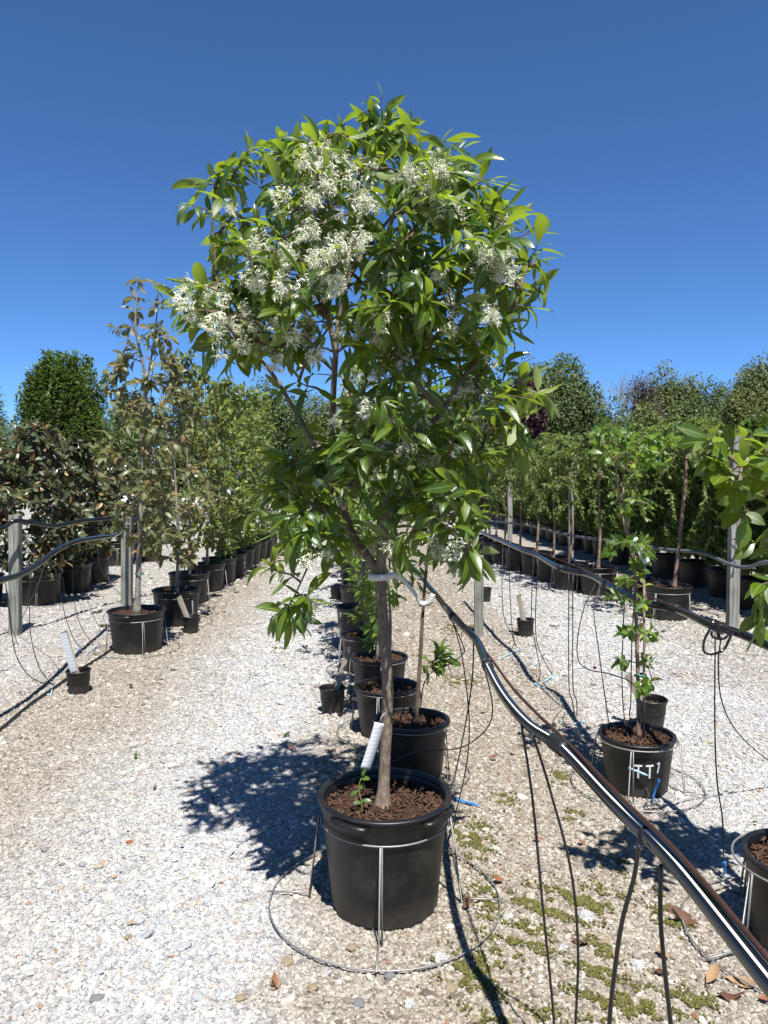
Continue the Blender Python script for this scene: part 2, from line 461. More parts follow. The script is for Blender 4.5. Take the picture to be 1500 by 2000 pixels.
def spray_var(width=0.5, bend=0.3):
    """cheap four-corner leaf for far crowns"""
    V = np.array([(0, 0, 0), (width / 2, 0.5, bend * 0.2), (0, 1, -bend * 0.5), (-width / 2, 0.5, bend * 0.2)])
    return V, np.array([(0, 1, 2, 3)]), np.array([(0, 0, 0), (1, .5, 0), (0, 1, 0), (-1, .5, 0)], dtype=float)

def norm(a): return a / np.maximum(np.linalg.norm(a, axis=-1, keepdims=True), 1e-9)

def leaves_mesh(name, P, D, N, S, variants, rng, origin):
    """many leaves in one mesh: P base, D direction, N upper side, S length"""
    n = len(P)
    which = rng.integers(0, len(variants), n)
    Vs = []; Fs = []; Us = []; base = 0
    for k, (v, f, u) in enumerate(variants):
        m = which == k
        c = int(m.sum())
        if not c: continue
        Y = norm(D[m]); X = norm(np.cross(Y, N[m])); Z = np.cross(X, Y)
        s = S[m][:, None, None]
        W = P[m][:, None, :] - origin + s * (v[None, :, 0:1] * X[:, None, :] + v[None, :, 1:2] * Y[:, None, :] + v[None, :, 2:3] * Z[:, None, :])
        Vs.append(W.reshape(-1, 3))
        Fs.append((f[None] + (np.arange(c) * len(v))[:, None, None]).reshape(-1, f.shape[1]) + base)
        uu = np.repeat(u[None], c, 0); uu[:, :, 2] = rng.random(c)[:, None]
        Us.append(uu.reshape(-1, 3)); base += c * len(v)
    return mesh_np(name, np.concatenate(Vs), np.concatenate(Fs), np.concatenate(Us))

_single = {}
def single_leaf(var, key, mat):
    if key not in _single:
        me = mesh_np('leaf', var[0], var[1], var[2]); me.materials.append(mat); _single[key] = me
    return _single[key]

def leaf_objects(root, P, D, N, S, variants, key, mat, rng, name='leaf'):
    o0 = np.array(root.location)
    for i in range(len(P)):
        k = int(rng.integers(0, len(variants)))
        Y = Vector(D[i]).normalized(); X = Y.cross(Vector(N[i])).normalized(); Z = X.cross(Y)
        s = float(S[i]); p = Vector(P[i] - o0)
        o = bpy.data.objects.new(name, single_leaf(variants[k], (key, k), mat))
        COL.objects.link(o); o.parent = root
        m = Matrix(((X.x * s, Y.x * s, Z.x * s, p.x), (X.y * s, Y.y * s, Z.y * s, p.y), (X.z * s, Y.z * s, Z.z * s, p.z), (0, 0, 0, 1)))
        o.matrix_basis = m

# ------------------------------------------------------------------ branching
def grow(limbs, tips, rng, up=0.35, sag=0.0, bias=0.5):
    """limbs: lists of points; each tip is joined to the nearest wood already there"""
    nodes = []; owner = []
    for L in limbs:
        for p in spline(L, 6): nodes.append(np.array(p)); owner.append(-1)
    nodes = np.array(nodes)
    d0 = np.array([np.min(np.linalg.norm(nodes - t, axis=1)) for t in tips])
    paths = []; par = []
    own = list(owner)
    for ti in np.argsort(d0):
        t = tips[ti]
        dv = t - nodes; dist = np.linalg.norm(dv, axis=1)
        cost = dist + bias * np.maximum(0, nodes[:, 2] - t[2] + 0.25 * dist)
        k = int(np.argmin(cost))
        p0 = nodes[k]; L = dist[k] + 1e-6
        out = (t - p0) / L
        side = rng.normal(size=3) * 0.18
        c1 = p0 + (out + np.array([0, 0, up]) + side) * L * 0.38
        c2 = t - (out * np.array([1, 1, 0.6]) + np.array([0, 0, up * 0.4 - sag]) + side) * L * 0.33
        m = max(4, int(L / 0.045) + 1)
        tt = np.linspace(0, 1, m)[:, None]
        path = (1 - tt) ** 3 * p0 + 3 * (1 - tt) ** 2 * tt * c1 + 3 * (1 - tt) * tt ** 2 * c2 + tt ** 3 * t
        path[1:-1] += rng.normal(size=(m - 2, 3)) * L * 0.012
        par.append(own[k]); idx = len(paths); paths.append(path)
        nodes = np.vstack([nodes, path[1:]]); own += [idx] * (m - 1)
    cnt = np.ones(len(paths))
    for i in range(len(paths) - 1, -1, -1):
        if par[i] >= 0: cnt[par[i]] += cnt[i]
    return paths, cnt, par

def shoot_leaves(paths, rng, per=8, span=0.16, size=(0.09, 0.15), spread=55, grav=0.35, sunny=0.7):
    P = []; D = []; N = []; S = []
    for path in paths:
        seg = np.diff(path, axis=0); sl = np.linalg.norm(seg, axis=1); cum = np.concatenate([[0], np.cumsum(sl)])
        L = cum[-1]; sp = min(span, L * 0.95)
        pairs = max(1, int(round(per / 2 * rng.uniform(0.7, 1.25))))
        ph = rng.uniform(0, math.pi)
        for j in range(pairs):
            s = L - sp * j / pairs
            k = min(max(int(np.searchsorted(cum, s)) - 1, 0), len(seg) - 1)
            p = path[k] + seg[k] * (s - cum[k]) / max(sl[k], 1e-6)
            d = seg[k] / max(sl[k], 1e-6)
            a = np.cross(d, [0.13, 0.31, 0.94]); a /= np.linalg.norm(a) + 1e-9
            b = np.cross(d, a)
            for h in (0, 1):
                th = ph + j * 1.57 + h * math.pi + rng.normal() * 0.3
                A = math.radians(spread * (0.45 + 0.75 * (j + 0.3) / pairs)) + rng.normal() * 0.18
                rad = a * math.cos(th) + b * math.sin(th)
                v = d * math.cos(A) + rad * math.sin(A) + np.array([0, 0, -grav * rng.uniform(0.3, 1.5)])
                v /= np.linalg.norm(v)
                n = np.array([0.12, -0.28, 0.9]) * sunny + d * 0.5 + rng.normal(size=3) * 0.38
                n -= v * n.dot(v)
                P.append(p); D.append(v); N.append(n / (np.linalg.norm(n) + 1e-9)); S.append(rng.uniform(*size))
    return np.array(P), np.array(D), np.array(N), np.array(S)

def outline_tips(rows, Y, n, rng, depth=0.85, jit=0.0):
    """tips spread through a crown whose outline is given as photo rows (y, left, right)"""
    ys = np.array([r[0] for r in rows], float); ls = np.array([r[1] for r in rows], float); rs = np.array([r[2] for r in rows], float)
    yy = np.linspace(ys[0], ys[-1], 200); w = np.interp(yy, ys, rs - ls); cw = np.cumsum(w) / w.sum()
    out = []
    for i in range(n):
        y = float(np.interp((i + rng.random()) / n, cw, yy))
        l = np.interp(y, ys, ls); r = np.interp(y, ys, rs); hw = (r - l) / 2
        u = rng.uniform(-1, 1); x = (l + r) / 2 + u * hw
        mw = hw * Y / FPX * depth
        dy = rng.uniform(-1, 1) * math.sqrt(max(0, 1 - u * u)) * mw
        out.append(np.array(at(x + rng.normal() * jit, y, Y + dy)))
    return np.array(out)

def make_tree(name, label, cat, base, limbs, tips, variants, key, mat, bark, rng, group=None, twig=None, leaf_kw=None,
              n_obj=0, up=0.35, sag=0.0, bias=0.5, rs=1.0, split=False, keep=None, leafy=None):
    """limbs: list of (points, radius at the foot, radius at the end)"""
    root = thing(name, label, cat, base, group)
    o0 = Vector(base)
    mb = MB()
    for (pts, ra, rb) in limbs:
        q = spline(pts, 8); m = len(q)
        rr = [ra + (rb - ra) * (i / (m - 1)) ** 0.8 for i in range(m)]
        if pts is limbs[0][0]:
            for i in range(m):
                h = (q[i] - q[0]).length
                rr[i] *= 1 + 0.9 * math.exp(-h / (ra * 2.0))
            rr = [r * (1 + 0.025 * math.sin(i * 1.3) + 0.03 * math.sin(i * 0.6 + 1)) for i, r in enumerate(rr)]
        mb.tube([p - o0 for p in q], rr, 10)
    mb.build('trunk', bark, root, True)
    paths, cnt, par = grow([l[0] for l in limbs], tips, rng, up, sag, bias)
    groups = {}
    for i, (p, c) in enumerate(zip(paths, cnt)):
        k = i
        while par[k] >= 0: k = par[k]
        m = len(p); r0 = 0.0016 * rs * math.sqrt(1 + 1.6 * c); r1 = 0.0013 * rs
        groups.setdefault(k if split else 0, MB()).tube([Vector(x) - o0 for x in p], [r0 + (r1 - r0) * j / (m - 1) for j in range(m)], 5 if r0 > 0.004 else 4, False)
    for g_ in groups.values():
        bo = g_.build('branch' if split else 'branches', twig or bark, root, True)
        if not split: bo['kind'] = 'stuff'
    P, D, N, S = shoot_leaves(paths if leafy is None else [p for p in paths if np.min(np.linalg.norm(tips[leafy:] - p[-1], axis=1)) > 1e-6 or rng.random() < 0.25], rng, **(leaf_kw or {}))
    if keep is not None:
        k = keep(P); P, D, N, S = P[k], D[k], N[k], S[k]
    if n_obj:
        # the leaves that show largest: nearest to the camera side, on the outside of the crown
        d = np.linalg.norm(P - np.array(CAMP), axis=1)
        order = np.argsort(d / S ** 0.5)
        a, b = order[:n_obj], order[n_obj:]
        leaf_objects(root, P[a], D[a], N[a], S[a], variants, key, mat, rng)
    else: b = np.arange(len(P))
    if len(b):
        o = link('foliage', leaves_mesh('foliage', P[b], D[b], N[b], S[b], variants, rng, np.array(o0)), root, mat)
        o['kind'] = 'stuff'
    return root, paths, (P, D, N, S)

def cloud(center, radii, n, size, rng, lobes=14, lobe_r=0.45, low=0.0):
    """leaf positions on many lobes spread over an ellipsoid"""
    c = np.array(center); rad = np.array(radii)
    L = norm(rng.normal(size=(lobes, 3))); L[:, 2] = np.where(rng.random(lobes) < low, L[:, 2], np.abs(L[:, 2])) * 0.95 - 0.25 * rng.random(lobes)
    L *= rng.uniform(0.35, 0.80, (lobes, 1))
    lr = lobe_r * rng.uniform(0.6, 1.25, lobes)
    k = rng.integers(0, lobes, n)
    d = norm(rng.normal(size=(n, 3)))
    q = L[k] + d * (lr[k] * rng.uniform(0.55, 1.08, n))[:, None]
    P = c + q * rad
    out = norm(d * 0.9 + q * 0.5 + rng.normal(size=(n, 3)) * 0.35)
    D = norm(out * 0.55 + rng.normal(size=(n, 3)) * 0.7 + np.array([0, 0, -0.2]))
    N = norm(out + np.array([0, -0.1, 0.5]) + rng.normal(size=(n, 3)) * 0.4)
    S = rng.uniform(0.65, 1.3, n) * size
    return P, D, N, S, [c + l * rad for l in L]

SPRAY = [spray_var(0.55, 0.3), spray_var(0.7, 0.1), spray_var(0.45, 0.6)]
def far_tree(name, label, pl, pr, ptop, Y, mat, rng, n=5000, size=0.34, group='trees standing behind the nursery', z0=0.25, lobes=16, lobe_r=0.42, bark='darkbark', cat='tree'):
    """a tree given by the photo columns it spans, its top row and its distance"""
    a = at(pl, ptop, Y); b = at(pr, ptop, Y)
    H = max(1.0, a.z); w = (b.x - a.x) / 2; cx = (a.x + b.x) / 2
    root = thing(name, label, cat, (cx, Y, 0), group)
    cz = H * (1 + z0) / 2; rz = H * (1 - z0) / 2
    P, D, N, S, L = cloud((0, 0, cz), (w, w * 0.9, rz), int(n * 3.0), size * 0.62, rng, int(lobes * 1.4), lobe_r, 0.0 if z0 > 0.06 else 0.9)
    # bring the outline to the measured width and height
    sx = w / max(1e-3, np.percentile(np.abs(P[:, 0]), 99)); P[:, 0] *= sx
    P[:, 2] = cz + (P[:, 2] - cz) * min(1.6, (H - cz) / max(1e-3, np.percentile(P[:, 2], 99.5) - cz))
    o = link('crown', leaves_mesh('crown', P, D, N, S, SPRAY, rng, np.zeros(3)), root, mat); o['kind'] = 'stuff'
    mb = MB()
    mb.tube([(0, 0, -0.05), (0.05 * w, 0, cz * 0.5), (0, 0.05 * w, cz), (0.03 * w, 0, cz + rz * 0.5)], [H * 0.022, H * 0.017, H * 0.011, H * 0.004], 8)
    for l in L[:9]:
        mb.tube([(0, 0, cz * 0.55), tuple(np.array(l) * [0.4, 0.4, 0.3] + np.array([0, 0, cz * 0.55])), tuple(l)], [H * 0.009, H * 0.006, H * 0.002], 5, False)
    mb.build('trunk', M[bark], root, True)
    return root

# ================================================================== THE SETTING
def sheet(name, x0, x1, y0, y1, z, mat, n=1):
    xs = np.linspace(x0, x1, n + 1); ys = np.linspace(y0, y1, n + 1)
    V = [(x, y, z) for y in ys for x in xs]
    F = [(j * (n + 1) + i, j * (n + 1) + i + 1, (j + 1) * (n + 1) + i + 1, (j + 1) * (n + 1) + i) for j in range(n) for i in range(n)]
    o = link(name, mesh_np(name, V, F), None, mat); o['kind'] = 'structure'
    return o
sheet('ground', -900, 900, -300, 1500, 0.0, M['ground'], 12)
sheet('lawn', -60, 0.0, 49, 130, 0.006, M['grass'])
sheet('yard_paving', -40, -4.5, 36, 48.6, 0.006, M['concrete'])

def scatter(name, P, scale, rot, mat, subdiv, nvar, dist, flat, label, cat):
    """small stones or leaves as one uncountable object: points carrying instances of a few lumps"""
    me = bpy.data.meshes.new(name)
    me.vertices.add(len(P)); me.vertices.foreach_set('co', np.asarray(P, np.float32).ravel())
    a = me.attributes.new('scl', 'FLOAT_VECTOR', 'POINT'); a.data.foreach_set('vector', np.asarray(scale, np.float32).ravel())
    a = me.attributes.new('rot', 'FLOAT_VECTOR', 'POINT'); a.data.foreach_set('vector', np.asarray(rot, np.float32).ravel())
    o = link(name, me, None, mat)
    tag(o, label, cat, kind='stuff')
    g = bpy.data.node_groups.new(name, 'GeometryNodeTree')
    g.interface.new_socket('Geometry', in_out='INPUT', socket_type='NodeSocketGeometry')
    g.interface.new_socket('Geometry', in_out='OUTPUT', socket_type='NodeSocketGeometry')
    N = g.nodes.new; L = g.links.new
    gi, go = N('NodeGroupInput'), N('NodeGroupOutput')
    join = N('GeometryNodeJoinGeometry')
    for k in range(nvar):
        ico = N('GeometryNodeMeshIcoSphere'); ico.inputs['Subdivisions'].default_value = subdiv; ico.inputs['Radius'].default_value = 1.0
        nz = N('ShaderNodeTexNoise'); nz.inputs['Scale'].default_value = 0.9; nz.inputs['Detail'].default_value = 2.0
        pos = N('GeometryNodeInputPosition')
        ad = N('ShaderNodeVectorMath'); ad.operation = 'ADD'; ad.inputs[1].default_value = (k * 7.3, k * 3.1, k * 5.7)
        L(pos.outputs[0], ad.inputs[0]); L(ad.outputs[0], nz.inputs['Vector'])
        sb = N('ShaderNodeVectorMath'); sb.operation = 'SUBTRACT'; sb.inputs[1].default_value = (0.5, 0.5, 0.5)
        L(nz.outputs['Color'], sb.inputs[0])
        ml = N('ShaderNodeVectorMath'); ml.operation = 'SCALE'; ml.inputs['Scale'].default_value = dist
        L(sb.outputs[0], ml.inputs[0])
        sp = N('GeometryNodeSetPosition'); L(ico.outputs['Mesh'], sp.inputs['Geometry']); L(ml.outputs[0], sp.inputs['Offset'])
        sh = N('GeometryNodeSetShadeSmooth'); sh.inputs['Shade Smooth'].default_value = not flat; L(sp.outputs[0], sh.inputs[0])
        sm = N('GeometryNodeSetMaterial'); sm.inputs['Material'].default_value = mat; L(sh.outputs[0], sm.inputs['Geometry'])
        ti = N('GeometryNodeGeometryToInstance'); L(sm.outputs[0], ti.inputs[0]); L(ti.outputs[0], join.inputs[0])
    iop = N('GeometryNodeInstanceOnPoints')
    mtp = N('GeometryNodeMeshToPoints'); L(gi.outputs[0], mtp.inputs['Mesh']); L(mtp.outputs[0], iop.inputs['Points'])
    L(join.outputs[0], iop.inputs['Instance']); iop.inputs['Pick Instance'].default_value = True
    for nm, sock in (('scl', 'Scale'), ('rot', 'Rotation')):
        na = N('GeometryNodeInputNamedAttribute'); na.data_type = 'FLOAT_VECTOR'; na.inputs['Name'].default_value = nm
        if sock == 'Rotation':
            e = N('FunctionNodeEulerToRotation'); L(na.outputs[0], e.inputs[0]); L(e.outputs[0], iop.inputs['Rotation'])
        else: L(na.outputs[0], iop.inputs[sock])
    rv = N('FunctionNodeRandomValue'); rv.data_type = 'INT'; rv.inputs['Min'].default_value = 0; rv.inputs['Max'].default_value = nvar - 1
    for s in rv.inputs:
        if s.name == 'Max' and s.type == 'INT': s.default_value = nvar - 1
        if s.name == 'Min' and s.type == 'INT': s.default_value = 0
    L([s for s in rv.outputs if s.type == 'INT'][0], iop.inputs['Instance Index'])
    L(iop.outputs[0], go.inputs[0])
    md = o.modifiers.new('scatter', 'NODES'); md.node_group = g
    return o

def pebbles():
    rng = np.random.default_rng(3)
    P = []; S = []
    for (y0, y1, dens, r0) in ((1.15, 2.6, 24000, 0.0035), (2.6, 3.8, 18000, 0.0037), (3.8, 5.4, 9000, 0.0046), (5.4, 8.0, 3800, 0.0060), (8.0, 13.0, 1100, 0.0082)):
        wmax = 0.62 * y1 + 0.35
        n = int(dens * (y1 - y0) * 2 * wmax)
        x = rng.uniform(-wmax, wmax, n); y = rng.uniform(y0, y1, n)
        k = np.abs(x) < 0.62 * y + 0.35
        x, y = x[k], y[k]; n = len(x)
        s = r0 * np.exp(rng.normal(size=n) * 0.48)
        # the strips under the rows are finer, with fewer loose stones
        strip = ((x > -0.25) & (x < 1.25)) | (x < -1.35)
        s = np.where(strip, s * 0.92, s)
        kk = ~strip | (rng.random(n) < 0.78)
        x, y, s = x[kk], y[kk], s[kk]
        P.append(np.stack([x, y, s * 0.16], 1)); S.append(s)
    P = np.concatenate(P); S = np.concatenate(S)
    sc = S[:, None] * np.stack([rng.uniform(0.8, 1.45, len(S)), rng.uniform(0.75, 1.15, len(S)), rng.uniform(0.44, 0.74, len(S))], 1)
    rt = np.stack([rng.normal(size=len(S)) * 0.28, rng.normal(size=len(S)) * 0.28, rng.uniform(0, 6.28, len(S))], 1)
    scatter('gravel', P, sc, rt, M['pebble'], 2, 8, 0.95, True, 'crushed pale stone gravel covering the nursery ground', 'gravel')
pebbles()

def moss():
    rng = np.random.default_rng(5)
    blobs = [(1120, 1765, .16, .10), (1060, 1770, .12, .10), (1020, 1840, .10, .09), (1165, 1870, .05, .12), (1150, 1930, .06, .10), (1310, 1790, .05, .10),
             (1240, 1960, .13, .08), (1340, 1960, .10, .05), (1020, 1990, .12, .04), (920, 1640, .10, .14), (960, 1760, .06, .12), (1095, 1520, .05, .07), (1120, 1595, .05, .05), (980, 1560, .05, .10),
             (905, 1230, .16, .22), (1010, 1235, .08, .12), (1200, 1690, .05, .05), (900, 1900, .07, .10), (955, 1905, .05, .12), (540, 1270, .05, .10), (905, 1330, .10, .12)]
    P = []; waves = [(rng.normal() * 55, rng.normal() * 55, rng.uniform(0, 6.28)) for _ in range(9)]
    for (px, py, rx, ry) in blobs:
        c = gp(px, py); n = int(26000 * rx * ry * 4)
        q = rng.normal(size=(n, 2)) * [rx * 0.62, ry * 0.62]
        a = np.array([c.x, c.y]) + q
        f = sum(np.sin(a[:, 0] * kx + a[:, 1] * ky + ph) / (1 + 0.012 * abs(kx)) for kx, ky, ph in waves)
        P.append(a[f > 0.1])
    a = np.concatenate(P); n = len(a)
    s = rng.uniform(0.0024, 0.006, n)
    sc = s[:, None] * rng.uniform(0.7, 1.2, (n, 3))
    scatter('moss', np.column_stack([a, 0.004 + s * 0.4]), sc, rng.uniform(0, 6.28, (n, 3)), M['moss'], 1, 4, 1.3, True, 'low yellow green moss creeping between the stones', 'moss')
moss()

# ================================================================== POTS AND STANDS
POT = {'big': (0.232, 0.190, 0.40, 0.050), 'fifteen': (0.240, 0.200, 0.36, 0.045), 'seven': (0.190, 0.155, 0.29, 0.035), 'tall': (0.215, 0.175, 0.38, 0.05), 'small': (0.083, 0.066, 0.165, 0.05)}
_pots = {}
def pot_meshes(kind):
    if kind in _pots: return _pots[kind]
    rt, rb, H, sd = POT[kind]
    n = 72 if kind != 'small' else 36
    flute = kind in ('seven', 'fifteen', 'tall')
    def mod(a, z):
        f = 1.0
        if flute and 0.10 * H < z < 0.80 * H:
            f += 0.012 * max(-0.4, math.cos(a * 12) ** 5)
        if z < 0.05 * H: f += 0.012 * (1 if int(a / (2 * math.pi) * 36) % 2 else -1)
        return f
    body = MB()
    prof = [(0.001, 0.012), (rb * 0.90, 0.010), (rb * 0.985, 0.0), (rb, 0.012)]
    for k in range(1, 9):
        t = k / 8; z = 0.012 + (H * 0.86 - 0.012) * t
        prof.append((rb + (rt * 0.965 - rb) * (z / (H * 0.86)), z))
    prof += [(rt * 0.982, H * 0.875), (rt * 0.982, H * 0.93), (rt * 0.99, H * 0.935), (rt * 0.99, H * 0.985)]
    prof += [(rt * 0.955, H * 0.985), (rt * 0.945, H * 0.90), (rt * 0.93, H - sd - 0.03)]
    body.lathe(prof, n, mod)
    rim = MB()
    w = 0.010 if kind != 'small' else 0.005
    rim.lathe([(rt * 0.945, H * 0.985 - w), (rt * 0.945, H - 0.002), (rt * 0.955, H), (rt + w * 0.5, H), (rt + w * 0.9, H - 0.003), (rt + w * 0.9, H - w * 1.3), (rt + w * 0.2, H - w * 1.6), (rt * 0.985, H - w * 1.7)], n)
    soil = MB()
    rs = rt * 0.945; rg = np.random.default_rng(len(kind))
    rings = 7; vs = [(0, 0, H - sd + 0.012)]; fs = []
    for i in range(1, rings + 1):
        for k in range(28):
            a = 2 * math.pi * k / 28
            vs.append((rs * i / rings * math.cos(a), rs * i / rings * math.sin(a), H - sd + 0.012 * (1 - i / rings) + (rg.normal() * 0.005 if i < rings else -0.012)))
    for k in range(28): fs.append((0, 1 + k, 1 + (k + 1) % 28))
    for i in range(rings - 1):
        for k in range(28): fs.append((1 + i * 28 + k, 1 + (i + 1) * 28 + k, 1 + (i + 1) * 28 + (k + 1) % 28, 1 + i * 28 + (k + 1) % 28))
    soil.add(vs, fs)
    chips = MB()
    for i in range(420 if kind != 'small' else 60):
        r = rs * 0.96 * math.sqrt(rg.random()); a = rg.uniform(0, 6.28)
        rot = Matrix.Rotation(rg.uniform(0, 6.28), 3, 'Z') @ Matrix.Rotation(rg.normal() * 0.5, 3, 'Y') @ Matrix.Rotation(rg.normal() * 0.6, 3, 'X')
        chips.box((r * math.cos(a), r * math.sin(a), H - sd + 0.012 * (1 - r / rs) + 0.004 + rg.random() * 0.006), (rg.uniform(0.008, 0.034), rg.uniform(0.003, 0.009), rg.uniform(0.002, 0.006)), rot)
    handle = MB()
    if kind in ('big', 'fifteen'):
        pts = []
        for k in range(9):
            a = -0.33 + 0.66 * k / 8
            pts.append(((rt + (0.016 if 0 < k < 8 else 0.004)) * math.cos(a), (rt + (0.016 if 0 < k < 8 else 0.004)) * math.sin(a), H * 0.93))
        handle.tube(pts, [0.008] + [0.0115] * 7 + [0.008], 8)
    _pots[kind] = (body.mesh('body', True), rim.mesh('rim', True), soil.mesh('soil', True), chips.mesh('bark_mulch'), handle.mesh('handle', True) if handle.v else None)
    for m_, k in zip(_pots[kind], ('pot', 'pot', 'soil', 'chip', 'pot')):
        if m_: m_.materials.append(M[k])
    return _pots[kind]

def pot(kind, loc, label, group=None, rz=0.0, handles=(), soil=True, chips=True, scale=1.0):
    b, r, s, c, h = pot_meshes(kind)
    o = thing('nursery_pot', label, 'pot', loc, group, rz)
    o.scale = (scale,) * 3
    if kind != 'big': o.rotation_euler = (random.gauss(0, 0.012), random.gauss(0, 0.012), rz)
    link('body', b, o); link('rim', r, o)
    if soil:
        so = link('soil', s, o)
        if chips: tag(link('bark_mulch', c, so), kind='stuff')
    for a in handles:
        k = link('handle', h, o); k.rotation_euler = (0, 0, a)
    return o

_stands = {}
def wire_stand(loc, rt, H, rbase, label, rz=0.0, legs=4, wire=0.0028, group='wire pot stands', hairpin=(0.010, 0.022)):
    key = (round(rt, 3), round(H, 3), round(rbase, 3), wire, hairpin)
    if key not in _stands:
        top = MB(); top.tube([(rt * math.cos(a), rt * math.sin(a), H) for a in np.linspace(0, 2 * math.pi, 48, endpoint=False)], wire, 6, closed=True)
        base = MB(); base.tube([(rbase * math.cos(a), rbase * math.sin(a), wire + 0.012) for a in np.linspace(0, 2 * math.pi, 56, endpoint=False)], wire * 0.95, 6, closed=True)
        leg = MB()
        w0, w1 = hairpin
        rk = rt + (rbase - rt) * 0.25
        leg.tube([(rt + wire * 2, -w0 / 2, H), (rk, -w1 / 2, 0.012), (rk + 0.01, -w1 / 2, wire + 0.016), (rbase + 0.012, -w1 / 2, wire + 0.016)], wire, 6)
        leg.tube([(rt + wire * 2, -w0 / 2, H), (rt + wire * 2.5, w0 / 2, H), (rk, w1 / 2, 0.010)], wire, 6)
        _stands[key] = (top.mesh('top_ring', True), base.mesh('base_ring', True), leg.mesh('leg', True))
        for m_ in _stands[key]: m_.materials.append(M['wire'])
    t, b, l = _stands[key]
    o = thing('wire_pot_stand', label, 'pot stand', loc, group, rz)
    link('top_ring', t, o); link('base_ring', b, o)
    for k in range(legs):
        q = link('leg', l, o); q.rotation_euler = (0, 0, 2 * math.pi * k / legs)
    return o

# ================================================================== THE FLOWERING TREE IN FRONT
MAINY = 2.68
MPOT = Vector((0.003, MAINY, 0))
pot('big', MPOT, 'large black pot with bark soil under the tall white flowering tree', None, 0.0, (R(-122), R(-38), R(90)))
wire_stand(MPOT, 0.230, 0.315, 0.415, 'grey wire stand with wide ground ring round the large front pot', R(-93), 4, 0.0033, None, (0.006, 0.010))

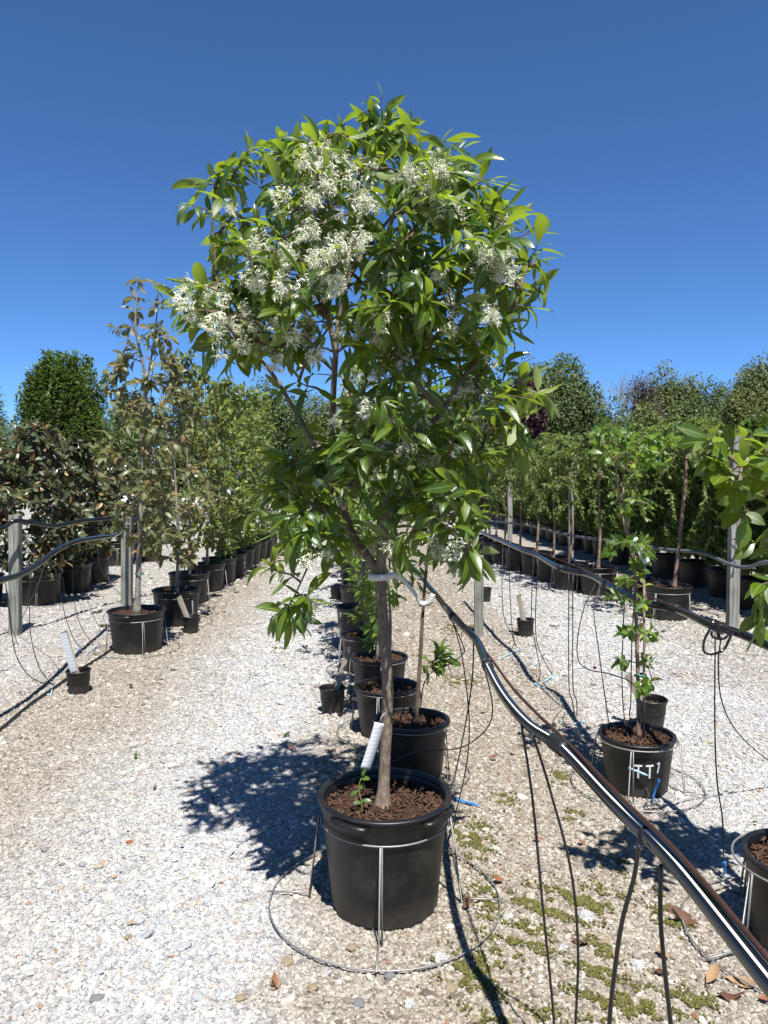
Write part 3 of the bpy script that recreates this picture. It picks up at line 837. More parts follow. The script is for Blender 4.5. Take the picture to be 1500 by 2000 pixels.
SOILZ = 0.40 - 0.05
def fringe_tree():
    rng = np.random.default_rng(21)
    Y = MAINY
    b = at(747, 1588, Y); b.z = SOILZ - 0.01; b.y = Y - 0.02
    A = lambda px, py, dy=0.0: at(px, py, Y + dy)
    fork = A(742, 1120, 0.0)
    limbs = [
        ([b, A(752, 1480), A(757, 1340), A(749, 1230), fork], 0.0205, 0.0205),
        ([fork, A(716, 1085, .0), A(690, 1045, .02), A(668, 985, .03), A(652, 900, .02), A(650, 800, -.03), A(656, 690, -.05), A(664, 610, -.05), A(682, 540, -.03), A(690, 470, 0), A(706, 380, 0.02), A(712, 290, .02)], 0.0175, 0.0045),
        ([A(742, 1120), A(747, 1060, -.02), A(757, 985, -.05), A(782, 915, -.08), A(828, 845, -.10), A(862, 805, -.12), A(905, 740, -.15), A(955, 680, -.15), A(1000, 610, -.12), A(1030, 520, -.1)], 0.020, 0.0040),
        ([A(656, 690, -.05), A(640, 620, -.07), A(605, 545, -.10), A(592, 500, -.14), A(618, 440, -.18), A(632, 360, -.20), A(625, 300, -.18)], 0.0105, 0.0035),
        ([A(652, 900, .02), A(610, 860, .06), A(575, 800, .10), A(535, 735, .10), A(480, 660, .08), A(430, 560, .04), A(415, 450, .02), A(420, 370, 0)], 0.0115, 0.0035),
        ([A(862, 805, -.12), A(810, 745, -.22), A(780, 690, -.25), A(770, 600, -.22)], 0.009, 0.0035),
        ([A(757, 985, -.05), A(800, 950, .15), A(860, 880, .28), A(900, 760, .35), A(880, 600, .35), A(860, 450, .28)], 0.011, 0.0035),
        ([A(682, 540, -.03), A(735, 460, .10), A(800, 380, .15), A(850, 300, .12)], 0.009, 0.003),
        ([A(690, 1045, .02), A(650, 1010, -.15), A(600, 980, -.22), A(560, 960, -.24)], 0.008, 0.003),
        ([A(655, 930, 0.02), A(640, 1000, -.12), A(625, 1060, -.2), A(600, 1110, -.24), A(575, 1165, -.26)], 0.006, 0.0024),
        ([A(757, 985, -.05), A(830, 990, -.15), A(890, 1010, -.2), A(920, 1050, -.22)], 0.008, 0.003),
    ]
    rows = [(240, 690, 790), (280, 570, 860), (320, 470, 900), (360, 430, 935), (400, 410, 985), (450, 405, 1015), (500, 405, 1022), (560, 405, 1018), (620, 395, 1005),
            (680, 430, 990), (740, 500, 1030), (800, 505, 1030), (860, 510, 1010), (920, 525, 960), (980, 545, 930), (1040, 560, 910), (1075, 580, 900)]
    tips = outline_tips(rows, Y, 430, rng, 0.92)
    # shoots that stand out of the outline
    ex = [(742, 205, 0), (728, 235, .05), (752, 240, -.05), (740, 255, .1), (500, 290, 0), (545, 275, .05), (430, 335, 0), (395, 365, .1), (375, 400, -.05), (870, 275, 0), (905, 290, .1), (815, 270, -.1), (690, 270, -.1), (585, 275, -.15), (645, 275, .1), (770, 270, 0), (960, 350, 0), (915, 320, -.1),
          (1030, 420, 0), (1045, 450, .1), (1050, 480, -.1), (1050, 520, 0), (1045, 560, .1), (1025, 600, -.1), (990, 400, -.1), (350, 590, 0), (365, 620, .1), (385, 560, -.1), (400, 650, 0), (1050, 765, -.1), (1035, 775, -.2), (1020, 740, 0), (1010, 830, -.1), (1000, 880, 0),
          (935, 1080, -.15), (925, 1105, -.2), (900, 1095, -.25), (905, 1045, -.1), (880, 1080, 0), (545, 1080, -.2), (530, 1110, -.25), (560, 1190, -.28), (575, 1205, -.26), (545, 1200, -.24), (600, 1165, -.28), (560, 1010, -.3), (590, 1040, -.3), (520, 1000, -.2),
          (690, 740, -.3), (760, 590, -.4), (720, 600, -.42), (800, 870, -.2), (700, 930, -.2), (745, 900, -.22), (640, 1010, -.25), (790, 960, -.2), (850, 930, -.2), (955, 640, -.4), (900, 470, -.45), (770, 400, -.42), (560, 420, -.4), (480, 480, -.35), (560, 600, -.4), (850, 1010, -.35), (910, 960, -.3)]
    tips = np.vstack([tips, np.array([np.array(at(x, y, Y + d)) for x, y, d in ex])])
    # leave the window through which the sky shows beside the leader
    def win(p):
        v = p - np.array(CAMP); k = v[:, 1] * math.cos(PITCH) - v[:, 2] * math.sin(PITCH)
        px = 750 + FPX * v[:, 0] / k; py = 1000 - FPX * (v[:, 1] * math.sin(PITCH) + v[:, 2] * math.cos(PITCH)) / k
        return px, py
    px, py = win(tips)
    gap = ((px > 590) & (px < 700) & (py > 560) & (py < 800)) | ((px > 470) & (px < 590) & (py > 700) & (py < 860)) | ((px > 655) & (px < 775) & (py > 1000) & (tips[:, 1] < Y + 0.1))
    tips = tips[~(gap & (rng.random(len(tips)) < 0.8))]
    spots = []
    def region(n, x0, x1, y0, y1, d0, d1):
        for _ in range(int(n * 1.1)): spots.append(at(rng.uniform(x0, x1), rng.uniform(y0, y1), Y + rng.uniform(d0, d1)))
    region(34, 565, 715, 275, 420, -.50, -.15); region(34, 545, 705, 420, 550, -.56, -.2); region(5, 600, 640, 260, 300, -.3, -.1)
    region(14, 480, 570, 430, 560, -.35, -.1); region(16, 370, 455, 540, 620, -.38, -.15); region(26, 420, 620, 590, 690, -.3, 0)
    region(14, 810, 890, 300, 400, -.42, -.2); region(14, 925, 1000, 460, 520, -.4, -.2); region(18, 715, 870, 460, 560, -.42, -.2)
    region(5, 480, 520, 580, 640, -.2, .1); region(26, 700, 960, 560, 800, -.38, .2); region(30, 620, 940, 800, 1060, -.32, .2); region(24, 450, 1000, 380, 700, -.45, -.1); region(12, 700, 860, 300, 420, -.45, -.1)
    region(6, 570, 640, 990, 1080, -.35, -.2); region(4, 590, 610, 1150, 1190, -.28, -.25); region(6, 860, 910, 1040, 1110, -.3, -.1)
    def keep(P):
        px, py = win(P)
        z = (((px > 575) & (px < 700) & (py > 290) & (py < 535)) | ((px > 370) & (px < 450) & (py > 540) & (py < 620)) | ((px > 930) & (px < 1000) & (py > 455) & (py < 520)) | ((px > 450) & (px < 600) & (py > 600) & (py < 680))) & (P[:, 1] < Y - 0.12)
        return ~(z & (rng.random(len(P)) < 0.4))
    ntip = len(tips); tips = np.vstack([tips, np.array([np.array(q) for q in spots])])
    V = [leaf_var(0.24, 0.6, 0.14), leaf_var(0.27, 1.1, 0.20, wave=0.03), leaf_var(0.21, 0.3, 0.18, twist=0.5), leaf_var(0.29, 0.8, 0.10, peak=0.42), leaf_var(0.25, 1.6, 0.24, twist=-0.6), leaf_var(0.20, -0.2, 0.16, peak=0.55), leaf_var(0.26, 0.9, 0.16, twist=0.9), leaf_var(0.23, 2.0, 0.20, wave=0.05), leaf_var(0.34, 0.7, 0.3, peak=0.5)]
    root, paths, (P, D, N, S) = make_tree('fringe_tree', 'tall flowering tree with glossy green leaves and white flowers in front pot', 'tree', (b.x, b.y, SOILZ - 0.02), limbs, tips, V, 'fringe', M['fringe'], M['bark'], rng,
        None, M['twig'], dict(per=8, span=0.15, size=(0.055, 0.138), spread=62, grav=0.42), 300, 0.36, 0.05, 0.5, 1.25, split=True, leafy=ntip, keep=keep)
    # flower panicles: hanging fringes of narrow petals
    def panicle(sd):
        r = np.random.default_rng(sd); pv = []; pf = []; pu = []; st = MB()
        st.tube([(0, 0, 0), (0.004, 0.002, -0.03), (0, 0.004, -0.065)], 0.0013, 4)
        for i in range(40):
            z = -0.07 * r.random() ** 0.8; a = r.uniform(0, 6.28); rad = 0.010 + 0.030 * r.random() * (1 + z * 5)
            c = np.array([rad * math.cos(a), rad * math.sin(a), z + r.normal() * 0.006])
            if i % 3 == 0: st.tube([(0, 0, z + 0.012), tuple(c)], 0.0008, 3, False)
            for k in range(4):
                d = norm(np.array([math.cos(a + k * 1.57), math.sin(a + k * 1.57), -0.55]) + r.normal(size=3) * 0.45)
                s = norm(np.cross(d, r.normal(size=3))) * 0.0017; L = r.uniform(0.010, 0.022)
                b0 = len(pv); pv += [c - s * 0.6, c + s * 0.6, c + d * L * 0.6 + s, c + d * L * 0.6 - s, c + d * L + np.array([0, 0, -0.002])]
                pf += [(b0, b0 + 1, b0 + 2), (b0, b0 + 2, b0 + 3), (b0 + 3, b0 + 2, b0 + 4)]; q = r.random(); pu += [(1, 0, q)] * 5
        me = mesh_np('petals', np.array(pv), np.array(pf), np.array(pu), False); me.materials.append(M['petal'])
        ms = st.mesh('stalk', True); ms.materials.append(M['stalk'])
        return me, ms
    PN = [panicle(i) for i in range(5)]
    for s in spots:
        p = np.array(s)
        k = int(rng.integers(0, 5))
        o = link('flower_cluster', PN[k][0], root); o.location = Vector(p) - root.location
        sc = rng.uniform(0.5, 0.95); o.scale = (sc, sc, sc); o.rotation_euler = (rng.normal() * 0.45, rng.normal() * 0.45, rng.uniform(0, 6.28))
        link('stalk', PN[k][1], o)
    return root
fringe_tree()

ORD = ['first', 'second', 'third', 'fourth', 'fifth', 'sixth', 'seventh', 'eighth', 'ninth', 'tenth', 'eleventh', 'twelfth', 'thirteenth', 'fourteenth', 'fifteenth', 'sixteenth', 'seventeenth', 'eighteenth', 'nineteenth', 'twentieth',
       'twenty-first', 'twenty-second', 'twenty-third', 'twenty-fourth', 'twenty-fifth', 'twenty-sixth', 'twenty-seventh', 'twenty-eighth', 'twenty-ninth', 'thirtieth']

def col_tips(base, zlo, zhi, rmax, n, rng, low=0.6, top=0.2, lean=(0, 0)):
    out = []
    for i in range(n):
        t = (i + rng.random()) / n
        r = rmax * (low + (1 - low) * min(1, t / 0.35)) if t < 0.35 else rmax * (1 - (1 - top) * ((t - 0.35) / 0.65) ** 1.6)
        a = rng.uniform(0, 2 * math.pi); q = math.sqrt(rng.uniform(0.08, 1))
        out.append(np.array([base[0] + lean[0] * t + r * q * math.cos(a), base[1] + lean[1] * t + r * q * math.sin(a), zlo + (zhi - zlo) * t]))
    return np.array(out)

# ---- sprout, label tag and drip end in the front pot
def sprout():
    rng = np.random.default_rng(2)
    b = Vector((-0.075, MAINY - 0.075, SOILZ - 0.005))
    pts = [b, b + Vector((-0.004, 0, 0.05)), b + Vector((-0.014, 0, 0.105)), b + Vector((-0.004, -0.004, 0.14))]
    o = thing('seedling', 'small weedy seedling with few leaves beside the trunk in front pot', 'seedling', b)
    MB().tube([p - b for p in spline(pts, 5)], 0.0016, 5).build('stem', M['stalk'], o, True)
    P = np.array([pts[1], pts[1], pts[2], pts[2], pts[3], pts[3]]); P[:, 2] += [0, .008, -.01, 0, 0, 0.006]
    D = np.array([(-1, -.3, .2), (1, -.2, .1), (-1, -.2, -.5), (.8, -.3, .4), (.6, -.5, .2), (.4, -.3, .9)])
    leaf_objects(o, P, D, np.array([(0, -.6, .8)] * 6), np.array([.032, .036, .036, .03, .038, .034]), [leaf_var(0.5, 0.4, 0.1)], 'sprout', M['young'], rng)
sprout()

def ribbon(path, width, thick, axis=Vector((0, 0, 1))):
    mb = MB(); path = [Vector(p) for p in path]; vs = []; fs = []; m = len(path)
    for i, p in enumerate(path):
        t = (path[min(i + 1, m - 1)] - path[max(i - 1, 0)]).normalized()
        w = (axis - t * axis.dot(t)).normalized(); n = t.cross(w)
        for a, b in ((-1, -1), (1, -1), (1, 1), (-1, 1)): vs.append(p + w * a * width / 2 + n * b * thick / 2)
    for i in range(m - 1):
        for k in range(4): fs.append((i * 4 + k, i * 4 + (k + 1) % 4, i * 4 + 4 + (k + 1) % 4, i * 4 + 4 + k))
    fs += [(3, 2, 1, 0), tuple((m - 1) * 4 + k for k in range(4))]
    return mb.add(vs, fs)

def strap():
    Y2 = 3.83
    a = at(738, 1126, MAINY)
    loop1 = [a + Vector((0.033 * math.cos(t), 0.033 * math.sin(t), 0)) for t in np.linspace(R(80), R(320), 14)]
    c = at(826, 1180, Y2)
    mid = spline([loop1[-1], at(775, 1124, 2.72), at(795, 1140, 3.0), at(812, 1163, 3.4), c + Vector((-0.016, -0.012, 0))], 8)
    loop2 = [c + Vector((0.018 * math.cos(t), 0.018 * math.sin(t), 0.002)) for t in np.linspace(R(200), R(460), 12)]
    tail = spline([loop2[-1], at(838, 1178, Y2 - .03), at(846, 1160, Y2 - .04)], 5)
    o = thing('tree_strap', 'white plastic strap tying the flowering tree to the slim trunk behind', 'strap', tuple(a))
    ribbon([p - a for p in loop1[:-1] + mid + loop2[1:] + tail[1:]], 0.024, 0.003).build('band', M['strap'], o, True)
    k = MB(); k.tube([tuple(loop2[-1] - a + Vector((0, 0, -0.02))), tuple(loop2[-1] - a + Vector((0, 0, 0.02)))], 0.006, 8); k.build('knot', M['strap'], o, True)
strap()

def hang_tag(pxs, Y, label, name='plant_tag', tilt=0.0):
    """flat printed strip given by its centre line in the photo"""
    p = [at(x, y, Y + i * tilt) for i, (x, y) in enumerate(pxs[:-1])]; w = pxs[-1]
    o = thing(name, label, 'tag', tuple(p[0]))
    ribbon([q - p[0] for q in spline(p, 5)], w, 0.0012, Vector((1, 0.25, 0))).build('strip', M['paper'], o, True)
    s = MB(); s.tube([(0, 0, 0), (0.008, 0.006, 0.022), (0.02, 0.02, 0.03)], 0.001, 4); s.build('loop', M['strap'], o, True)
    return o
hang_tag([(741, 1412), (733, 1440), (722, 1475), (713, 1502), 0.036], MAINY - 0.045, 'white paper tag hanging on the trunk of the front tree')

# ================================================================== POSTS
def post(px, ybase, ytop, wpx, label, mat, lean=0.0, Y=None):
    b = gp(px, ybase) if Y is None else Vector((at(px, ybase, Y).x, Y, 0))
    top = at(px + lean, ytop, b.y)
    w = wpx * b.y / FPX / (1.0 + 0.75 * abs(b.x) / b.y)
    o = thing('wooden_post', label, 'post', tuple(b), 'wooden irrigation posts')
    H = top.z; dx = top.x - b.x; c = w * 0.06
    mb = MB(); vs = []; rg = random.Random(int(px))
    ring = [(-w / 2, -w / 2 + c), (-w / 2 + c, -w / 2), (w / 2 - c, -w / 2), (w / 2, -w / 2 + c), (w / 2, w / 2 - c), (w / 2 - c, w / 2), (-w / 2 + c, w / 2), (-w / 2, w / 2 - c)]
    nz = 9
    for i in range(nz + 1):
        z = -0.15 + (H + 0.15) * i / nz
        for (x, y) in ring: vs.append((x + dx * max(0, z) / H + rg.uniform(-1, 1) * w * 0.012, y + rg.uniform(-1, 1) * w * 0.012, z + (rg.uniform(-1, 1) * 0.004 if i == nz else 0)))
    fs = [(i * 8 + k, i * 8 + (k + 1) % 8, i * 8 + 8 + (k + 1) % 8, i * 8 + 8 + k) for i in range(nz) for k in range(8)] + [tuple(nz * 8 + k for k in range(8))]
    mb.add(vs, fs)
    ob = mb.build('timber', mat, o)
    ob.rotation_euler = (0, 0, R(4 if px < 700 else -3))
    return o
post(30, 1240, 1006, 27, 'greenish weathered timber post beside the potted dark magnolias', M['post'])
post(248, 1182, 1008, 24, 'weathered timber post just behind the first bronze tree', M['post'])
post(1430, 1224, 850, 26, 'tall grey square post rising above the hoses by the hedge', M['post_grey'], 9)
post(935, 1240, 1085, 19, 'short pale post beside the bent black hose', M['post'])
post(1115, 1093, 893, 11, 'dark tall post between the thin cherry trunks', M['post_grey'])
post(996, 1062, 935, 10, 'dark tall post beside the purple tree', M['post_grey'])

# ================================================================== HOSES
def hose(name, label, pts, r, mat=None, per=10, fit=(), cable=None, n=12, stripe=None):
    """pts: (px, py, depth); fit: parameter positions of couplings"""
    W = [at(x, y, Y) for x, y, Y in pts]
    q = spline(W, per); o0 = q[0]
    o = thing(name, label, 'hose', tuple(o0))
    MB().tube([p - o0 for p in q], r, n).build('pipe', mat or M['hose'], o, True)
    for (t, ln, rr) in fit:
        i = int(t * (len(q) - 1)); i = min(max(i, 1), len(q) - 2)
        d = (q[i + 1] - q[i - 1]).normalized(); c = q[i] - o0
        prof = []
        m = 9
        P = [c + d * (ln * (k / (m - 1) - 0.5)) for k in range(m)]
        R_ = [r * 1.02] + [r * rr * (1.0 if k % 2 else 0.93) for k in range(1, m - 1)] + [r * 1.02]
        MB().tube(P, R_, n).build('coupling', M['fitting'], o, True)
    if stripe:
        a_, b_ = int(stripe[0] * (len(q) - 1)), int(stripe[1] * (len(q) - 1)); sp_ = []
        vs = []; fs = []
        for i in range(a_, b_ + 1):
            d = (q[min(i + 1, len(q) - 1)] - q[max(i - 1, 0)]).normalized(); nn = Vector(stripe[2]); nn = (nn - d * nn.dot(d)).normalized(); w_ = d.cross(nn)
            for th in (-0.13, 0.0, 0.13): vs.append(q[i] - o0 + (nn * math.cos(th) + w_ * math.sin(th)) * (r * 1.012 + 0.0004))
        for i in range(b_ - a_):
            fs += [(3 * i, 3 * i + 1, 3 * i + 4, 3 * i + 3), (3 * i + 1, 3 * i + 2, 3 * i + 5, 3 * i + 4)]
        MB().add(vs, fs).build('stripe', M['strap_white'], o, True)
    if cable:
        cq = [p - o0 for p in spline([at(x, y, Y) for x, y, Y in cable[0]], 8)]
        MB().tube(cq, cable[1], 6).build('cable', M['cable'], o, True)
    return q

def hz(px, py, z=0.9):
    """point of a line that runs at height z over the ground"""
    p = gp(px, py, z); return (px, py, p.y)
H1 = [hz(800, 1100), hz(850, 1160), hz(885, 1205), hz(930, 1250), hz(952, 1300), hz(985, 1360), hz(1035, 1418), hz(1098, 1462), hz(1200, 1570), hz(1313, 1682), hz(1500, 1915), hz(1640, 2090)]
h1 = hose('irrigation_hose', 'thick glossy black irrigation hose curving beside the front tree', H1, 0.0148, None, 10,
     [(0.185, 0.045, 1.35), (0.365, 0.05, 1.30), (0.635, 0.075, 1.33), (0.79, 0.012, 1.12)],
     ([hz(850, 1157, .915), hz(900, 1212, .92), hz(958, 1285, .9), hz(1000, 1342, .9), hz(1050, 1395, .9), hz(1110, 1452, .915), hz(1215, 1560, .925), hz(1330, 1672, .925), hz(1520, 1895, .918)], 0.0042), 20, (0.36, 1.0, (-0.42, 0.0, 0.9)))
H2 = [hz(930, 1035), hz(960, 1048), hz(1010, 1070), hz(1050, 1085), hz(1095, 1110), hz(1150, 1122), hz(1200, 1150), hz(1260, 1177), hz(1322, 1190), hz(1390, 1222), hz(1440, 1236), hz(1510, 1266), hz(1640, 1325)]
h2 = hose('irrigation_hose', 'black irrigation hose with couplings running above the pot marked TT7', H2, 0.0185, None, 10,
     [(0.34, 0.06, 1.3), (0.48, 0.06, 1.3), (0.665, 0.07, 1.3), (0.775, 0.03, 1.25)],
     ([hz(955, 1043, .92), hz(1050, 1078, .93), hz(1130, 1108, .93), hz(1200, 1142, .925), hz(1260, 1162, .94), hz(1310, 1182, .92), hz(1390, 1216, .925), hz(1510, 1260, .925)], 0.004), 12)
hose('irrigation_hose', 'thin grey hose strung along the posts before the evergreen hedge', [(900, 1012, 14.5), (1000, 1022, 12.6), (1050, 1030, 11.8), (1100, 1043, 10.9), (1165, 1053, 10.0), (1230, 1060, 9.3), (1290, 1072, 8.7), (1370, 1080, 8.1), (1425, 1102, 7.5), (1460, 1108, 7.2), (1500, 1098, 6.9), (1600, 1105, 6.3)], 0.019, simple('grey_pipe', (0.10, 0.11, 0.125), 0.3, 0.5, 0.3, 14))
hose('irrigation_hose', 'upper black hose resting on the greenish post top', [(-90, 1060, 6.4), (0, 1033, 6.95), (28, 1018, 7.05), (60, 1020, 7.2), (108, 1027, 7.6), (160, 1017, 8.1), (205, 1013, 8.5), (250, 1007, 8.85), (300, 1010, 9.3)], 0.020)
hose('irrigation_hose', 'lower thick black hose sagging past the greenish post', [(-120, 1170, 4.0), (0, 1134, 4.6), (40, 1122, 4.9), (80, 1098, 5.3), (110, 1075, 5.7), (150, 1057, 6.3), (190, 1050, 7.0), (225, 1045, 7.8), (246, 1030, 8.7), (270, 1012, 9.2)], 0.0205, None, 10, [(0.52, 0.05, 1.2)])
g_ = [gp(-60, 1470, .012), gp(0, 1425, .012), gp(60, 1375, .012), gp(108, 1342, .012), gp(150, 1312, .012), gp(215, 1270, .012), gp(300, 1205, .012)]
o_ = thing('ground_hose', 'thin black hose lying on the gravel past the labelled small pot', 'hose', tuple(g_[1]))
MB().tube([p - g_[1] for p in spline(g_, 8)], 0.011, 8).build('pipe', M['hose'], o_, True)

# ---- drip tubes hanging from the hoses: photo rows, depth at the top and end on the ground (or at a depth)
def drip(label, pts, Y0, Y1=None, r=0.0028, stake=None, group='thin drip tubes hanging from the hoses', smat='blue'):
    if Y1 is None: Y1 = gp(*pts[-1]).y
    m = len(pts); ys = np.array([p[1] for p in pts], float)
    k = np.concatenate([[0], np.cumsum(np.hypot(np.diff([p[0] for p in pts]), np.diff(ys)))]); k /= k[-1]
    W = [at(x, y, Y0 + (Y1 - Y0) * kk) for (x, y), kk in zip(pts, k)]
    for w in W: w.z = max(w.z, 0.008)
    q = spline(W, 8); o = thing('drip_tube', label, 'drip tube', tuple(q[0]), group)
    MB().tube([p - q[0] for p in q], r, 6).build('tube', M['drip'], o, True)
    if stake:
        a, b = [Vector(s) for s in stake]
        sm = MB(); d = (b - a); L = d.length; dn = d.normalized()
        sm.tube([a - q[0], a + dn * L * 0.12 - q[0], a + dn * L * 0.14 - q[0], a + dn * L * 0.8 - q[0], b - q[0]], [0.0075, 0.0075, 0.0048, 0.0048, 0.001], 6)
        sm.build('drip_stake', M[smat], o)
    return o
gs = lambda x0, y0, x1, y1: (gp(x0, y0, .014), gp(x1, y1, .012))
# first hose
yo = lambda px, py: gp(px, py, 0.9).y
drip('straight drip tube dropping from the curved hose between moss patches', [(1018, 1412), (1040, 1560), (1058, 1750), (1079, 1960), (1085, 2075)], yo(1018, 1412), None, 0.0034)
drip('bowed drip tube leaving the curved hose just before its ribbed coupling', [(1040, 1432), (1075, 1545), (1115, 1700), (1129, 1850), (1124, 2000), (1120, 2090)], yo(1040, 1432), None, 0.0034)
drip('short thick drip tube bending under the glossy hose', [(1248, 1650), (1238, 1715), (1215, 1800), (1200, 1900), (1190, 2000), (1180, 2180), (1180, 2450)], yo(1248, 1640), None, 0.0042)
drip('thick drip tube hanging straight from the hose beside the thin clamp', [(1291, 1690), (1290, 1790), (1298, 1890), (1310, 2000), (1330, 2200), (1340, 2560)], yo(1291, 1672), None, 0.0040)
drip('drip tube from the bent hose ending behind the front pot', [(884, 1213), (903, 1285), (916, 1400), (913, 1480), (897, 1560), (875, 1640)], yo(884, 1208), 3.1)
drip('drip tube crossing down from the bent hose into the front pot', [(925, 1252), (922, 1330), (906, 1430), (887, 1520), (874, 1553), (860, 1585), (838, 1600), (790, 1592), (757, 1597), (741, 1612)], yo(925, 1248), MAINY - 0.13, 0.0028, (Vector((at(741, 1608, MAINY - .13))), Vector(at(739, 1622, MAINY - .13))), smat='paleblue')
drip('looping drip tube that swings wide and back past the second pot', [(926, 1252), (950, 1320), (962, 1390), (945, 1430), (900, 1460), (845, 1466), (800, 1472), (768, 1488)], yo(926, 1248), 3.3)
drip('drip tube looping from the bent hose to the low leafy twigs', [(884, 1213), (902, 1255), (906, 1275), (880, 1296), (850, 1308), (830, 1330), (822, 1370), (818, 1400)], yo(884, 1208), 3.75)
o_ = thing('drip_stake', 'bright blue drip stake lying on gravel right of the front pot', 'drip stake', tuple(gp(893, 1562, .014)))
a, b = gs(893, 1561, 939, 1573)
MB().tube([Vector((0, 0, 0)), (b - a) * .12, (b - a) * .14, (b - a) * .8, b - a], [.009, .009, .006, .006, .001], 6).build('spike', M['blue'], o_)
# second hose
for i, (p, st) in enumerate([
        ([(982, 1062), (982, 1190), (1000, 1240), (1004, 1258), (995, 1275)], gs(981, 1284, 1017, 1267)),
        ([(993, 1066), (998, 1200), (1005, 1255), (1016, 1270)], None),
        ([(1042, 1088), (1038, 1200), (1048, 1270), (1055, 1310), (1052, 1333)], gs(1044, 1335, 1067, 1347)),
        ([(1050, 1092), (1046, 1230), (1058, 1280), (1080, 1322)], gs(1083, 1318, 1061, 1333)),
        ([(1111, 1116), (1111, 1330), (1117, 1365), (1122, 1396)], None),
        ([(1119, 1118), (1119, 1330), (1126, 1368), (1127, 1400)], gs(1141, 1409, 1119, 1414)),
        ([(1164, 1138), (1140, 1190), (1128, 1250), (1130, 1290), (1150, 1308), (1185, 1315), (1225, 1328), (1245, 1345)], None),
        ([(1172, 1140), (1160, 1190), (1168, 1260), (1183, 1370), (1195, 1430), (1238, 1525)], None),
        ([(1220, 1160), (1215, 1300), (1218, 1390), (1230, 1450), (1255, 1520), (1270, 1560)], (at(1287, 1522, 3.5), gp(1272, 1568))),
        ([(1239, 1172), (1234, 1260), (1232, 1370), (1230, 1400), (1242, 1480)], None),
        ([(1397, 1228), (1396, 1400), (1400, 1520), (1411, 1600), (1414, 1690)], (at(1415, 1684, 2.84), at(1416, 1738, 2.86))),
        ([(1408, 1245), (1403, 1300), (1410, 1370), (1440, 1430), (1500, 1485), (1560, 1530)], None)]):
    lab = ['thin drip tube by the short pale post ending at pale blue stakes', 'thin straight drip tube near the short pale post', 'thin drip tube passing the small pot with leaning board', 'thin drip tube curling right of the small pot with board', 'thin drip tube of a straight pair reaching the young tree\'s shadow', 'thin drip tube of the straight pair with a pale blue stake', 'looping drip tube that swings toward the TT7 pot',
           'drip tube slanting down across the front of the TT7 pot', 'drip tube ending at a dark blue stake before the TT7 pot', 'drip tube hanging into the soil of the TT7 pot', 'long drip tube with a blue stake hanging at its end', 'drip tube curving away under the coiled spare tubing'][i]
    Y0 = gp(*p[0], 0.9).y
    Y1 = {8: 3.5, 9: 3.68, 10: 2.84, 6: 3.75, 7: 3.55}.get(i)
    drip(lab, p, Y0, Y1, 0.0030 if i > 5 else 0.0034, st, smat='blue' if i in (8, 10) else 'paleblue')
# coil of spare tubing on the second hose
co = hz(1405, 1232); cw = Vector(at(1402, 1226, co[2] - 0.02))
o_ = thing('tube_coil', 'coil of black spare tubing tied on the hose', 'tubing', tuple(cw))
q = spline([at(x, y, co[2] + d) - cw for x, y, d in [(1393, 1212, -.04), (1390, 1222, -.05), (1376, 1250, -.06), (1375, 1272, -.06), (1390, 1278, -.05), (1412, 1270, -.04), (1424, 1250, -.03), (1428, 1236, -.05), (1412, 1248, -.07), (1392, 1244, -.07), (1392, 1232, -.06), (1412, 1234, -.05), (1440, 1236, -.05), (1464, 1216, -.05)]], 6)
MB().tube(q, 0.0052, 8).build('tubing', M['hose'], o_, True)
MB().tube([at(1400, 1216, co[2] - .035) - cw, at(1404, 1246, co[2] - .035) - cw], 0.007, 6).build('tie', M['fitting'], o_)
# left hoses
for i, (p, Y0, st) in enumerate([
        ([(10, 1132), (18, 1200), (30, 1275), (55, 1318), (85, 1334), (108, 1338)], 4.8, gs(103, 1342, 98, 1362)),
        ([(62, 1105), (58, 1180), (60, 1240), (75, 1300), (95, 1330), (106, 1342)], 5.15, None),
        ([(118, 1070), (120, 1160), (128, 1205), (145, 1250), (160, 1270)], 5.9, gs(147, 1264, 162, 1274)),
        ([(146, 1058), (142, 1140), (150, 1200), (165, 1235), (182, 1260)], 6.3, gs(189, 1261, 168, 1278)),
        ([(182, 1052), (167, 1090), (166, 1115), (176, 1130), (186, 1140)], 6.9, None),
        ([(196, 1050), (192, 1090), (205, 1125), (232, 1158), (250, 1172)], 7.2, None),
        ([(0, 1100), (15, 1160), (22, 1220), (32, 1250), (36, 1262)], 6.6, gs(17, 1225, 30, 1232)),
        ([(90, 1090), (75, 1140), (56, 1180), (40, 1215), (34, 1240)], 5.5, None)]):
    lab = ['drip tube sweeping low to the labelled small pot', 'drip tube dropping beside the greenish post toward the small pot', 'drip tube ending at pale blue stake left of the first bronze tree', 'drip tube ending at pale blue stake close to the first bronze tree pot', 'curled drip tube before the dark magnolia pots', 'drip tube curving to the second weathered post', 'drip tube hanging at the foot of the greenish post', 'drip tube slanting to the greenish post'][i]
    drip(lab, p, Y0, None, 0.0032, st, smat='paleblue')

